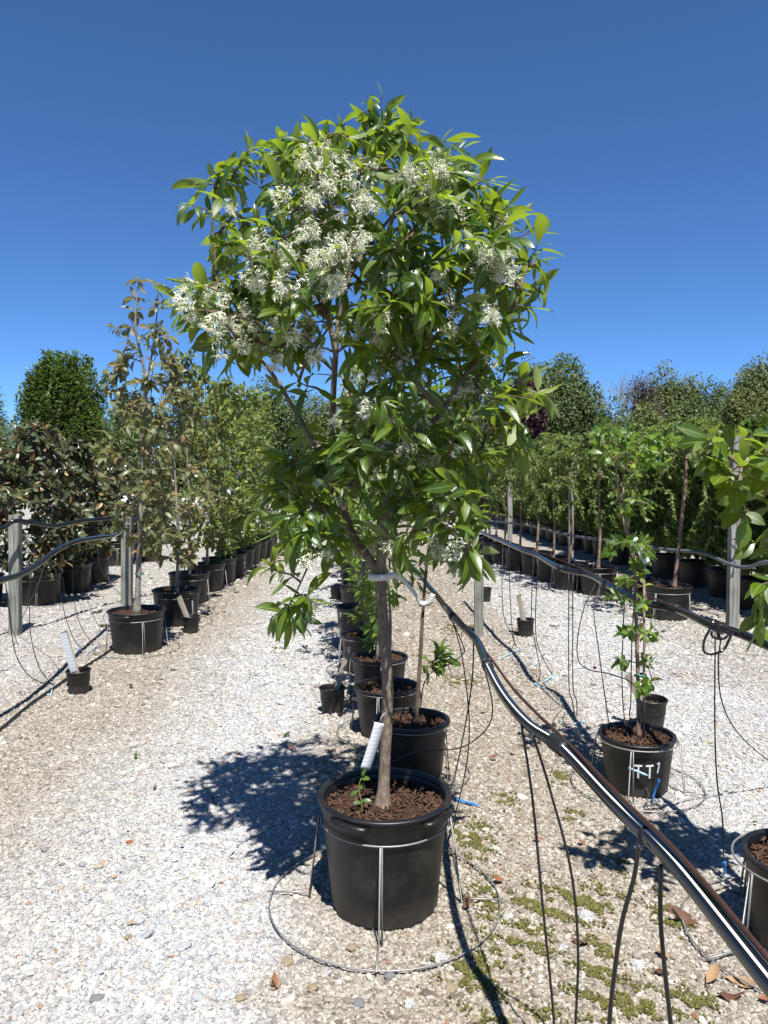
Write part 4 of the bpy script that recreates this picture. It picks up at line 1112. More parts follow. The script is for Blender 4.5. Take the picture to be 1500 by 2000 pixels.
# ================================================================== SMALL POTS WITH BOARDS
def board_pot(px, ybase, label_pot, label_board=None, top=None, w=0.05, paper=False, scale=1.0, soil=True):
    c = gp(px, ybase); c.y += 0.066 * scale
    pot('small', tuple(c), label_pot, 'small marker pots', random.uniform(0, 6), (), soil, soil, scale)
    if label_board:
        t = at(top[0], top[1], c.y + 0.02)
        b = c + Vector(((t.x - c.x) * 0.03, 0, 0.06 * scale))
        ax = (t - b); L = ax.length
        o = thing('marker_board', label_board, 'board', tuple(b), 'marker boards')
        zx = ax.normalized(); yy_ = Vector((0.35 if paper else 0.15, 1, 0)); yy_ = (yy_ - zx * yy_.dot(zx)).normalized(); xx_ = yy_.cross(zx)
        o.rotation_euler = Matrix((xx_, yy_, zx)).transposed().to_euler()
        mb = MB(); h = 0.009
        vs = [(x, y, z) for z in (0, L) for (x, y) in ((-w / 2, -h), (w / 2, -h), (w / 2, h), (-w / 2, h))]
        for k in (4, 7): vs[k] = (vs[k][0], vs[k][1], L - 0.012)
        mb.add(vs, [(0, 1, 5, 4), (1, 2, 6, 5), (2, 3, 7, 6), (3, 0, 4, 7), (4, 5, 6, 7), (3, 2, 1, 0)])
        mb.build('wood', M['board'], o)
        if paper:
            pb = MB(); pb.box((0.0, -h - 0.002, L * 0.60), (w * 1.02, 0.0012, L * 0.72)); pb.build('paper_label', M['paper'], o)
        return o
bo = board_pot(147, 1358, 'small black pot on gravel holding the board with white printed label', 'board with a white printed label standing in the small pot', (124, 1232), 0.058, True)
board_pot(648, 1397, 'small black pot beside the centre row holding a slanted pale board', 'slanted pale board leaning toward the centre row of pots', (682, 1262), 0.032)
board_pot(1029, 1245, 'small black pot alone on gravel holding a leaning grey board', 'leaning grey board in the small pot standing alone', (1012, 1160), 0.05)
board_pot(370, 1238, 'small black pot in shade below the second bronze tree', 'pale board leaning on the second bronze tree pot', (349, 1164), 0.045)
board_pot(948, 1176, 'small black pot behind the short pale post', None)
board_pot(1279, 1428, 'small black pot tucked behind the TT7 pot', 'brown board leaning behind the TT7 pot', (1224, 1316), 0.045, scale=1.1)
board_pot(198, 1122, 'small grey black pot near the dark magnolia pots', 'dark board leaning in the small pot by the magnolias', (206, 1068), 0.07)
board_pot(657, 1172, 'small black pot left of the far end of the centre row', None)
board_pot(1112, 1146, 'small dark pot in the shade of the cherry row', 'white marker board hooked over by the second hose', (1120, 1088), 0.07, True)
board_pot(960, 1082, 'small dark pot at the far end of the cherry row', 'pale marker board beside the far end of the cherry row', (977, 1062), 0.07, True)

# ================================================================== CENTRE ROW BEHIND THE FRONT TREE
def rim_pos(px, py, kind):
    p = gp(px, py, POT[kind][2]); return Vector((p.x, p.y, 0))
YV = [leaf_var(0.30, 0.5, 0.12, 5), leaf_var(0.36, 0.9, 0.10, 5), leaf_var(0.26, 0.3, 0.15, 5, twist=0.4)]
centre = [(804, 1403, 'seven'), (756, 1338, 'seven'), (741, 1281, 'seven'), (712, 1238, 'seven'), (703, 1184, 'tall'), (698, 1146, 'seven'), (695, 1122, 'seven'), (690, 1098, 'seven'), (686, 1082, 'seven'), (683, 1066, 'seven')]
for i, (px, py, kd) in enumerate(centre):
    rng = np.random.default_rng(100 + i)
    p = rim_pos(px, py, kd)
    pot(kd, tuple(p), 'black pot, %s behind the front pot in the centre row' % ORD[i], 'pots of the centre row', i * 0.7, (), True, i < 4)
    if i < 5:
        wire_stand(tuple(p), POT[kd][0] * 1.02, POT[kd][2] * 0.93, 0.30, 'wire stand holding the %s pot behind the front pot' % ORD[i], R(-35 + 20 * i), 4, 0.0028)
    z0 = POT[kd][2] - POT[kd][3]
    b = (p.x, p.y, z0 - 0.01)
    if i == 0:
        Y = p.y
        T = [Vector((at(812, 1415, Y).x, Y, z0)), at(820, 1300, Y), at(827, 1180, Y), at(836, 1080, Y), at(850, 960, Y), at(870, 820, Y)]
        tips = np.vstack([outline_tips([(640, 830, 900), (760, 790, 950), (900, 770, 955), (1000, 790, 940), (1060, 800, 900)], Y, 46, rng, 0.9), np.array([np.array(at(x, y, Y)) for x, y in ((860, 1268), (852, 1285), (842, 1302), (866, 1290))])])
        make_tree('young_tree', 'slim young tree with dark trunk in the second pot of the centre row', 'tree', tuple(T[0]), [(T, 0.012, 0.005)], tips, YV, 'young', M['young'], M['twig'], rng, 'young trees of the centre row', None, dict(per=8, span=0.14, size=(0.07, 0.12)), 0, 0.35, rs=1.2)
    else:
        h = [0, 1.5, 1.9, 2.35, 2.45, 2.3, 2.5, 2.3, 2.4, 2.3][i]
        T = [Vector((p.x + (0.0 if i != 2 else -0.015), p.y, z0 - 0.01)), Vector((p.x + 0.02, p.y, h * 0.45)), Vector((p.x - 0.02, p.y, h * 0.8)), Vector((p.x, p.y, h))]
        tips = col_tips(b, 0.95 if i > 2 else 0.75, h + 0.05, 0.26 if i < 3 else 0.40, 26 if i < 3 else 44, rng)
        if i in (2, 3): tips = np.vstack([tips, col_tips((p.x - 0.03, p.y, 0), 0.38, 0.85, 0.09, 9, rng)])
        r_, pa_, lf_ = make_tree('young_tree', 'young leafy tree in the %s pot behind the front pot' % ORD[i], 'tree', (p.x, p.y, z0 - 0.01), [(T, 0.011, 0.004)], tips, YV, 'lime2', M['young'] if i % 3 else M['limeleaf'], M['greybark'], rng, 'young trees of the centre row', None, dict(per=10, span=0.2, size=(0.06, 0.115)), 0)
        if i in (3, 4):
            rr = np.random.default_rng(i)
            fp = np.array([t for t in tips if t[2] > 1.9])
            n = len(fp) * 130
            Pq = np.repeat(fp, 130, 0) + rr.normal(size=(n, 3)) * 0.035
            fo = link('flowers', leaves_mesh('flowers', Pq, rr.normal(size=(n, 3)) + [0, 0, -.8], rr.normal(size=(n, 3)), rr.uniform(0.014, 0.026, n), [spray_var(0.2, 0.3)], rr, np.array(r_.location)), r_, M['petal']); fo['kind'] = 'stuff'
        if i in (1, 2, 3):
            s = thing('bamboo_stake', 'thin grey stake standing in the %s pot behind the front pot' % ORD[i], 'stake', (p.x + 0.012, p.y - 0.02, z0 - 0.03), 'plant stakes')
            MB().tube([(0, 0, 0), (0.004, 0, 0.5), (0, 0, 1.1)], 0.006, 7).build('cane', M['greybark'], s, True)

# ================================================================== ROW ON THE LEFT: BRONZE AND LIME TREES
left = [(267, 1190), (345, 1150), (369, 1118), (404, 1100), (428, 1089), (451, 1079), (468, 1070), (482, 1061), (497, 1055), (511, 1050), (519, 1043)]
BV = [leaf_var(0.36, 0.7, 0.18, 5), leaf_var(0.42, 1.2, 0.12, 5, wave=0.05), leaf_var(0.33, 0.3, 0.22, 5, twist=0.5), leaf_var(0.38, 1.6, 0.2, 5)]
for i, (px, py) in enumerate(left):
    rng = np.random.default_rng(300 + i)
    p = rim_pos(px, py, 'fifteen'); z0 = POT['fifteen'][2] - 0.045
    nm = 'bronze' if i < 4 else 'lime'
    cnt_ = ORD[i]
    pot('fifteen', tuple(p), 'black pot, %s in the row of bronze and lime leaved trees starting by the post' % cnt_, 'pots of the bronze and lime row', i * 1.3 - 0.9, (R(-50),) if i < 3 else (), True, i < 2)
    if i < 6: wire_stand(tuple(p), 0.232, 0.285, 0.36, 'wire stand round the %s pot of the bronze and lime row' % cnt_, R(-60 + 25 * i), 4, 0.0035)
    b = Vector((p.x, p.y, z0 - 0.01))
    if i == 0:
        Y = p.y
        A = lambda x, y, d=0.0: at(x, y, Y + d)
        T = [b, A(272, 1080), A(276, 950), A(281, 830), A(284, 740), A(266, 650, -.05), A(266, 600, -.05), A(271, 553, -.05)]
        T2 = [A(284, 760), A(297, 690, .05), A(306, 620, .05), A(309, 552, .05)]
        rows = [(640, 255, 318), (690, 235, 325), (740, 215, 335), (800, 210, 340), (870, 195, 345), (940, 200, 345), (1000, 220, 335), (1075, 235, 325)]
        tips = np.vstack([outline_tips(rows, Y, 100, rng, 0.9), np.array([np.array(A(x, y)) for x, y in ((270, 548), (309, 557), (262, 580), (318, 590), (222, 640), (240, 645), (330, 660), (300, 600), (255, 640), (211, 730), (218, 755), (190, 865), (200, 880), (265, 610), (310, 640))])])
        make_tree('bronze_tree', 'tallest bronze leaved potted tree with two thin tops beside the post', 'tree', tuple(b), [(T, 0.027, 0.005), (T2, 0.010, 0.004)], tips, BV, 'bronze', M['bronze'], M['greybark'], rng, 'bronze and lime leaved row trees', M['cherrybark'],
                  dict(per=7, span=0.20, size=(0.07, 0.135), spread=65, grav=0.25), 300, 0.35, rs=1.4, split=True)
        g = thing('tie_tape', 'green tape tied round the trunk of the tallest bronze tree', 'tie', tuple(A(272, 1120)))
        MB().tube([(0.034 * math.cos(a), 0.034 * math.sin(a), 0.004 * math.sin(a)) for a in np.linspace(0, 6.28, 16, endpoint=False)], 0.005, 6, closed=True).build('band', M['green_tie'], g, True)
    else:
        h = [0, 2.75, 2.95, 2.9, 2.85, 2.95, 2.9, 3.05, 3.0, 3.0, 3.0][i]; r = 0.44 if i < 4 else 0.46
        T = [b, Vector((p.x + 0.02, p.y, h * 0.35)), Vector((p.x - 0.01, p.y, h * 0.7)), Vector((p.x + 0.02, p.y, h - 0.03))]
        tips = col_tips(b, 0.42 if i > 3 else 0.62, h, r, (105 if i < 4 else 140) if i < 7 else 90, rng, 0.55, 0.15)
        mat = M['bronze'] if i < 2 else M['olive'] if i < 4 else M['limeleaf']
        make_tree('bronze_tree' if i < 4 else 'lime_tree', ('bronze leaved potted tree, %s in the row starting by the post' if i < 4 else 'lime green potted tree, %s in the row starting by the post') % cnt_, 'tree', tuple(b), [(T, 0.020, 0.004)], tips, BV, 'bz' + nm + str(i > 1), mat, M['greybark'], rng, 'bronze and lime leaved row trees', M['cherrybark'] if i < 4 else None,
                  dict(per=9, span=0.22, size=(0.07, 0.13), spread=65, grav=0.22), 300 if i == 1 else 0, 0.45, rs=1.3)

# ================================================================== DARK MAGNOLIAS BEHIND THE POST
GV = [leaf_var(0.42, 0.3, 0.12, 5), leaf_var(0.38, 0.6, 0.18, 5), leaf_var(0.46, 0.1, 0.08, 5)]
mags = [(75, 1120, 2.12, 0.58), (138, 1102, 1.98, 0.54), (176, 1088, 1.55, 0.38), (229, 1062, 1.75, 0.45), (286, 1056, 1.7, 0.42), (-40, 1128, 2.0, 0.5), (318, 1030, 1.6, 0.42)]
for i, (px, py, h, r) in enumerate(mags):
    rng = np.random.default_rng(500 + i)
    p = rim_pos(px, py, 'fifteen'); z0 = 0.31
    who = ['beside the greenish post', 'second from the greenish post', 'third from the greenish post', 'before the open yard', 'beyond the second weathered post', 'outside the greenish post', 'farthest along the white lane'][i]
    pot('fifteen', tuple(p), 'wide black pot of the dark magnolia ' + who, 'pots of the dark magnolias', i * 0.8, (), True, False, 1.08)
    if i < 5: wire_stand(tuple(p), 0.262, 0.30, 0.36, 'wire stand round the magnolia pot ' + who, R(-70 + 30 * i), 4, 0.0038)
    b = Vector((p.x, p.y, z0))
    T = [b, Vector((p.x + 0.02, p.y, h * 0.4)), Vector((p.x - 0.02, p.y, h * 0.75)), Vector((p.x, p.y, h - 0.1))]
    tips = col_tips(b, 0.42, h, r, 165 if i < 3 else 100, rng, 0.8, 0.3)
    make_tree('magnolia_shrub', 'dark glossy magnolia with rusty leaf undersides ' + who, 'shrub', tuple(b), [(T, 0.02, 0.006)], tips, GV, 'mag', M['magnolia'], M['darkbark'], rng, 'dark magnolias in pots', M['cherrybark'],
              dict(per=15, span=0.24, size=(0.075, 0.14), spread=75, grav=-0.05, sunny=0.8), 300 if i < 2 else 0, 0.5, rs=1.4)

# ================================================================== POT MARKED TT7 AND ITS TREE
TTV = [leaf_var(0.48, 0.4, 0.10, 5), leaf_var(0.42, 0.9, 0.14, 5), leaf_var(0.5, 0.6, 0.05, 5), leaf_var(0.38, 0.2, 0.16, 5)]
TP = rim_pos(1245, 1424, 'seven')
tt = pot('seven', tuple(TP), 'black pot with TT7 written in white and bark soil', None, 0.0, scale=0.93)
wire_stand(tuple(TP), 0.190, 0.245, 0.315, 'wire stand with ground ring round the TT7 pot', R(-115), 4, 0.0034, None)
def on_pot(root, kind, strokes, px0, z0, sx, sz, width, mat, ang):
    """hand lettering laid on the curved pot side; strokes in units of letter height"""
    rt, rb, H, sd = POT[kind]
    for st in strokes:
        pts = []
        for (u, v) in spline([(a, b, 0) for a, b in st], 4) and [(q.x, q.y) for q in (spline([(a, b, 0) for a, b in st], 4) if len(st) > 2 else [Vector((st[0][0], st[0][1], 0)).lerp(Vector((st[1][0], st[1][1], 0)), k / 5) for k in range(6)])]:
            z = z0 + v * sz; r = (rb + (rt * 0.965 - rb) * z / (H * 0.86)) * 1.014 + 0.0008
            a = ang + (px0 + u * sx) / r
            pts.append(Vector((r * math.cos(a), r * math.sin(a), z)))
        vs = []; fs = []
        m = len(pts)
        for i, p in enumerate(pts):
            t = (pts[min(i + 1, m - 1)] - pts[max(i - 1, 0)]).normalized(); n = Vector((p.x, p.y, 0)).normalized(); w = t.cross(n)
            vs += [p + w * width / 2, p - w * width / 2]
        for i in range(m - 1): fs.append((2 * i, 2 * i + 1, 2 * i + 3, 2 * i + 2))
        MB().add(vs, fs).build('lettering', mat, root)
T_ = [[(-.32, 1), (.32, 1.03)], [(0.02, 1.02), (0, 0.0)]]
sh = lambda st, dx, dy=0: [[(a + dx, b + dy) for a, b in s] for s in st]
on_pot(tt, 'seven', sh(T_, -.1) + sh(T_, .82, .02) + [[(1.42, 1.12), (1.72, 1.2)], [(1.72, 1.2), (1.52, .42)]], 0.0, 0.115, 0.062, 0.068, 0.0095, M['paint'], R(-104))
qs_ = [Vector((0.183 * math.cos(R(g)), 0.183 * math.sin(R(g)), z)) for g, z in ((-121, .158), (-117, .155), (-116, .154), (-97, .135), (-91, .128))]
st_ = thing('drip_stake', 'pale blue drip stake leaning on the front of the TT7 pot', 'drip stake', tuple(TP + qs_[0]))
MB().tube([q - qs_[0] for q in qs_], [.007, .007, .0055, .0055, .001], 6).build('spike', M['paleblue'], st_)
def tt_tree():
    rng = np.random.default_rng(77)
    Y = TP.y; A = lambda x, y, d=0.0: at(x, y, Y + d)
    b = Vector((A(1247, 1420).x, Y, 0.245))
    T = [b, A(1246, 1330), A(1243, 1230), A(1240, 1130), A(1238, 1090)]
    L1 = [A(1238, 1100), A(1216, 1010), A(1208, 960), A(1200, 890), A(1196, 850)]
    L2 = [A(1238, 1090), A(1220, 1000, .04), A(1218, 930, .06), A(1228, 870, .06)]
    clusters = [(1195, 838, 8, 30, 12), (1240, 850, 8, 40, 14), (1290, 860, 9, 30, 18), (1180, 880, 6, 20, 15), (1235, 900, 8, 40, 18), (1290, 905, 5, 20, 10), (1270, 880, 6, 25, 20), (1210, 870, 6, 25, 15), (1262, 985, 5, 22, 14), (1230, 1000, 3, 15, 10), (1215, 1060, 5, 25, 14), (1255, 1062, 6, 20, 16), (1190, 1075, 4, 12, 8), (1265, 1075, 4, 14, 10),
                (1250, 1110, 7, 20, 16), (1215, 1130, 3, 12, 10), (1205, 1165, 3, 10, 6), (1262, 1180, 3, 12, 8), (1225, 1235, 4, 14, 8), (1268, 1236, 6, 22, 10), (1222, 1292, 4, 12, 10), (1262, 1288, 4, 14, 8), (1268, 1330, 3, 10, 8), (1255, 1345, 2, 8, 5)]
    tips = []
    for (x, y, n, sx, sy) in clusters:
        for _ in range(n): tips.append(np.array(at(x + rng.normal() * sx * 0.55, y + rng.normal() * sy * 0.55, Y + rng.normal() * 0.09)))
    make_tree('snowbell_tree', 'slender young tree with tufts of bright leaves in the TT7 pot', 'tree', tuple(b), [(T, 0.0095, 0.009), (L1, 0.007, 0.0033), (L2, 0.008, 0.0035)], np.array(tips), TTV, 'tt', M['ttleaf'], M['cherrybark'], rng, None, M['cherrybark'],
              dict(per=6, span=0.07, size=(0.034, 0.070), spread=65, grav=0.1), 300, 0.3, rs=0.9, split=True)
    s = thing('bamboo_stake', 'thin tan stake tied to the slender tree in the TT7 pot', 'stake', (b.x + 0.022, b.y - 0.015, 0.22), 'plant stakes')
    MB().tube([(0, 0, 0), (-0.004, 0, 0.4), (-0.015, 0, 0.95)], 0.0058, 7).build('cane', M['cherrybark'], s, True)
    g = thing('tie_tape', 'green tape tying the slender tree to its stake above the TT7 pot', 'tie', tuple(A(1251, 1319)))
    MB().tube([(0.026 * math.cos(a), 0.02 * math.sin(a), 0.005 * math.sin(2 * a)) for a in np.linspace(0, 6.28, 16, endpoint=False)], 0.006, 6, closed=True).build('band', M['green_tie'], g, True)
    hang_tag([(1238, 1052), (1246, 1068), (1256, 1085), (1264, 1100), 0.038], Y - 0.06, 'white tag hanging among the leaves of the slender tree')
tt_tree()

# ================================================================== TREE AT THE RIGHT EDGE
RP = Vector((1.385, 2.44, 0))
pot('seven', tuple(RP), 'black pot at the end of the glossy hose beside fallen leaves', None, 0.4)
wire_stand(tuple(RP), 0.215, 0.27, 0.37, 'wire stand with ground ring under the glossy hose', R(-160), 4, 0.0036, None)
def right_tree():
    rng = np.random.default_rng(88)
    b = Vector((RP.x, RP.y, 0.245))
    T = [b, b + Vector((0.01, 0, 0.5)), b + Vector((0.0, 0, 1.0)), b + Vector((-0.02, 0, 1.5))]
    L1 = [b + Vector((0, 0, 0.8)), at(1500, 960, 2.38), at(1440, 905, 2.34), at(1395, 870, 2.32)]
    rows = [(830, 1520, 1640), (870, 1480, 1690), (940, 1460, 1730), (1000, 1480, 1730), (1070, 1500, 1700), (1130, 1515, 1680)]
    tips = np.vstack([outline_tips(rows, 2.44, 55, rng, 0.8), np.array([np.array(at(x, y, Y)) for x, y, Y in ((1385, 855, 2.3), (1400, 900, 2.3), (1420, 930, 2.28), (1425, 860, 2.4), (1440, 950, 2.3), (1470, 850, 2.35), (1440, 990, 2.35), (1455, 1010, 2.3), (1475, 1060, 2.4), (1490, 1140, 2.35), (1495, 1185, 2.35), (1490, 1225, 2.3), (1460, 900, 2.25))])])
    make_tree('snowbell_tree', 'broad leaved small tree reaching across the tall grey post', 'tree', tuple(b), [(T, 0.014, 0.006), (L1, 0.007, 0.003)], tips, TTV, 'rt', M['fringe'], M['cherrybark'], rng, None, None,
              dict(per=6, span=0.13, size=(0.065, 0.11), spread=62, grav=0.18), 300, 0.3, rs=1.1, split=True)
right_tree()

# ================================================================== CHERRY STANDARDS AND HEDGE ON THE RIGHT
WV = [leaf_var(0.40, 0.5, 0.12, 3), leaf_var(0.46, 0.9, 0.10, 3)]
cher = [(1305, 1142, 'fifteen', 2.15), (1245, 1128, 'seven', 2.05), (1168, 1106, 'fifteen', 2.10), (1112, 1098, 'fifteen', 2.05), (1080, 1086, 'fifteen', 2.15), (1048, 1077, 'fifteen', 2.05), (1015, 1070, 'fifteen', 2.1), (985, 1062, 'fifteen', 2.05), (968, 1056, 'fifteen', 2.1), (955, 1050, 'fifteen', 2.0)]
for i, (px, py, kd, h) in enumerate(cher):
    rng = np.random.default_rng(700 + i)
    p = rim_pos(px, py, kd); z0 = POT[kd][2] - POT[kd][3]
    pot(kd, tuple(p), 'black pot, %s in the cherry row counting from the tall grey post' % ORD[i], 'pots of the cherry row', i * 0.6, (), True, i == 0)
    if i < 4: wire_stand(tuple(p), POT[kd][0] * 0.98, POT[kd][2] * 0.8, 0.36, 'wire stand of the %s cherry pot from the tall grey post' % ORD[i], R(-50 + 20 * i), 4, 0.0035)
    if i == 1: continue
    b = Vector((p.x + (0.06 if i == 0 else 0), p.y, z0 - 0.01))
    zf = 1.45 + 0.05 * (i % 3)
    T = [b, Vector((b.x + (0.05 if i == 0 else 0.02), b.y, 0.8)), Vector((b.x + (0.10 if i == 0 else -0.01), b.y, zf)), Vector((b.x + (0.11 if i == 0 else 0.0), b.y, zf + 0.25))]
    n = 170 if i == 0 else 125
    a = rng.uniform(0, 6.28, n); q = np.sqrt(rng.uniform(0.02, 1, n)); rad = 0.75 if i == 0 else 0.62
    zt = h - (h - 1.12) * q ** 2.2 * rng.uniform(0.3, 1.25, n)
    if i == 0: zt -= np.where(rng.random(n) < 0.3, 0.35 * rng.random(n), 0)
    tips = np.stack([b.x + 0.1 * (i == 0) + rad * q * np.cos(a), b.y + rad * q * np.sin(a), zt], 1)
    make_tree('cherry_tree', 'weeping small leaved standard, %s in the cherry row from the tall grey post' % ORD[i], 'tree', tuple(b), [(T, 0.020, 0.016)], tips, WV, 'weep', M['weep'], M['cherrybark'], rng, 'weeping standards of the cherry row', M['twig'],
              dict(per=17, span=0.34, size=(0.042, 0.07), spread=70, grav=0.45), 0, 0.75, 0.35, 0.0, rs=1.2)

# purple leaved tree in the row
rng = np.random.default_rng(801)
pb_ = Vector((at(948, 1050, 14.6).x, 14.6, 0))
pot('fifteen', tuple(pb_), 'black pot of the purple leaved tree', None)
T = [pb_ + Vector((0, 0, .3)), pb_ + Vector((0.02, 0, .9)), pb_ + Vector((0, 0, 1.7))]
make_tree('plum_tree', 'small tree with dark purple leaves at the far end of cherry row', 'tree', tuple(T[0]), [(T, 0.02, 0.006)], col_tips(pb_, 1.0, 2.05, 0.52, 60, rng, 0.5, 0.3), WV, 'plum', M['purple'], M['darkbark'], rng, None, None, dict(per=14, span=0.3, size=(0.06, 0.09)), 0)

# evergreen hedge: one arborvitae after another, each in its pot
def arbor_mesh(sd):
    r = np.random.default_rng(sd); n = 4600
    t = r.random(n) ** 0.9; z = 0.12 + 1.95 * t
    rad = 0.46 * (0.80 + 0.28 * np.sin(t * 8 + sd)) * np.where(t > 0.72, np.sqrt(np.maximum(0.02, 1 - ((t - 0.72) / 0.29) ** 2)), 1.0) * np.minimum(1, 0.55 + t * 3)
    a = r.uniform(0, 6.28, n); q = 1 - 0.55 * r.random(n) ** 2
    q *= 0.86 + 0.16 * np.sin(a * 5 + z * 6 + sd) * np.sin(z * 9 + a * 3)
    P = np.stack([rad * q * np.cos(a), rad * q * np.sin(a), z], 1)
    out = np.stack([np.cos(a), np.sin(a), np.full(n, 0.35)], 1)
    D = norm(out * 0.6 + np.array([0, 0, 0.75]) + r.normal(size=(n, 3)) * 0.4)
    N = norm(out + r.normal(size=(n, 3)) * 0.5)
    me = leaves_mesh('crown', P, D, N, r.uniform(0.07, 0.15, n), [spray_var(0.5, 0.3), spray_var(0.38, 0.5), spray_var(0.6, -0.1)], r, np.zeros(3)); me.materials.append(M['arbor'])
    return me
AM = [arbor_mesh(i) for i in range(3)]
st_m = MB(); st_m.tube([(0, 0, 0), (0.01, 0, 1.0), (0, 0, 1.95)], [0.022, 0.016, 0.004], 7); st_m = st_m.mesh('trunk', True); st_m.materials.append(M['darkbark'])
hed = []
for i in range(27):
    y = 6.9 + i * 0.86
    hed.append((4.35 - 0.045 * (y - 8) + random.uniform(-.05, .05), y))
for i, (x, y) in enumerate(hed):
    lab = '%s from the tall grey post' % ORD[i]
    h = pot('fifteen', (x, y, 0), 'black hedge pot, ' + lab, 'pots under the evergreen hedge', random.uniform(0, 6), (), True, False)
    if i == 2:
        h['label'] = 'black hedge pot with 7-8 chalked on its side'
        on_pot(h, 'fifteen', [[(-.2, 1), (.2, 1)], [(.2, 1), (-.02, 0)], [(.35, .5), (.62, .52)], [(.95, .55), (.75, .8), (.95, 1.02), (1.12, .8), (.92, .5), (.72, .25), (.95, 0), (1.15, .22), (.95, .55)]], -0.05, 0.12, 0.10, 0.12, 0.007, M['paint'], R(-115) - h.rotation_euler.z)
    if i == 12:
        h['label'] = 'black hedge pot with 7-7 chalked on its side, far along'
        on_pot(h, 'fifteen', [[(-.2, 1), (.2, 1)], [(.2, 1), (-.02, 0)], [(.35, .5), (.62, .52)], [(.8, 1), (1.2, 1)], [(1.2, 1), (.98, 0)]], -0.05, 0.12, 0.10, 0.12, 0.014, M['paint'], R(-105) - h.rotation_euler.z)
    o = thing('arborvitae', 'dense evergreen of the hedge behind the cherry row, ' + lab, 'hedge plant', (x, y, 0.28), 'evergreens forming the hedge', random.uniform(0, 6.28))
    s = random.uniform(0.92, 1.08) ; o.scale = (s, s, s * random.uniform(0.78, 0.86))
    c = link('crown', AM[i % 3], o); c['kind'] = 'stuff'; link('trunk', st_m, o)

# ================================================================== TREES BEHIND THE NURSERY
rng = np.random.default_rng(900)
far_tree('broadleaf_tree', 'dark green broad tree rising behind the right shoulder of the flowering tree', 985, 1165, 706, 46, M['wood1'], rng, 11000, 0.34, lobes=22, z0=0.12)
far_tree('broadleaf_tree', 'round olive green tree crown right of the mauve tree on the skyline', 1262, 1372, 726, 62, M['wood2'], rng, 9000, 0.36, lobes=24, z0=0.1)
far_tree('broadleaf_tree', 'low dark tree between the two olive crowns on the skyline', 1345, 1450, 752, 60, M['wood1'], rng, 7000, 0.34, z0=0.05)
far_tree('broadleaf_tree', 'high spreading olive green tree above the tall grey post', 1412, 1580, 710, 56, M['wood2'], rng, 12000, 0.36, lobes=26, z0=0.08)
far_tree('broadleaf_tree', 'dark rounded tree low beneath the bare twiggy tree', 1105, 1225, 790, 50, M['wood1'], rng, 6500, 0.34, z0=0.0)
far_tree('broadleaf_tree', 'dull green thicket tree under the mauve tree', 1185, 1310, 800, 48, M['wood2'], rng, 7000, 0.34, z0=0.0)
far_tree('broadleaf_tree', 'dark thicket tree under the round olive crown', 1290, 1420, 792, 47, M['wood1'], rng, 8000, 0.34, z0=0.0)
far_tree('broadleaf_tree', 'dark thicket tree behind the end of the hedge', 1400, 1560, 800, 45, M['wood1'], rng, 8000, 0.34, z0=0.0)
far_tree('conifer', 'yellowish young cedar showing over the hedge by the grey post', 1398, 1455, 775, 32, M['cedar'], rng, 3000, 0.22, lobes=12, z0=0.0, cat='conifer')
far_tree('conifer', 'yellowish cedar at the end of the hedge', 1460, 1540, 768, 31, M['cedar'], rng, 3500, 0.22, lobes=12, z0=0.0, cat='conifer')
far_tree('conifer', 'small yellow green cedar below the round olive crown', 1285, 1325, 800, 34, M['cedar'], rng, 2000, 0.22, lobes=10, z0=0.0, cat='conifer')
far_tree('plum_tree', 'purple leaved tree behind the shoulder of the flowering tree', 990, 1062, 742, 30, M['purple'], rng, 4500, 0.2, z0=0.35)
far_tree('plum_tree', 'mauve budding tree on the skyline beside the bare tree', 1226, 1296, 738, 58, M['mauve'], rng, 3200, 0.26, lobes=18, z0=0.2)
far_tree('broadleaf_tree', 'airy pale green tree left of the big hornbeam', -170, 28, 758, 47, M['airy'], rng, 5500, 0.28, lobes=24, z0=0.1, lobe_r=0.36)
far_tree('broadleaf_tree', 'dull green bush tree at the foot of the airy pale tree', -120, 60, 840, 44, M['wood2'], rng, 6000, 0.28, z0=0.0)
for k, (l, r, t, Y, m, lab) in enumerate([
        (190, 330, 772, 70, 'wood1', 'dark tree beyond the lawn right of the hornbeam'), (300, 420, 775, 74, 'wood1', 'dark tree beyond the bronze trees'), (400, 510, 770, 70, 'wood2', 'green tree beyond the lime trees'), (470, 600, 752, 62, 'wood1', 'rounded dark tree glimpsed left of the flowering tree\'s leader'),
        (560, 700, 778, 66, 'wood2', 'green tree glimpsed through the flowering tree'), (660, 800, 770, 70, 'wood1', 'dark tree hidden behind the flowering tree'), (760, 900, 775, 64, 'wood2', 'olive tree hidden behind the flowering tree'), (860, 1010, 760, 60, 'wood1', 'dark tree left of the purple tree'), (180, 270, 850, 62, 'wood1', 'low dark shrubbery tree by the lawn')]):
    far_tree('broadleaf_tree', lab, l, r, t, Y, M[m], rng, 5500, 0.42, z0=0.02)

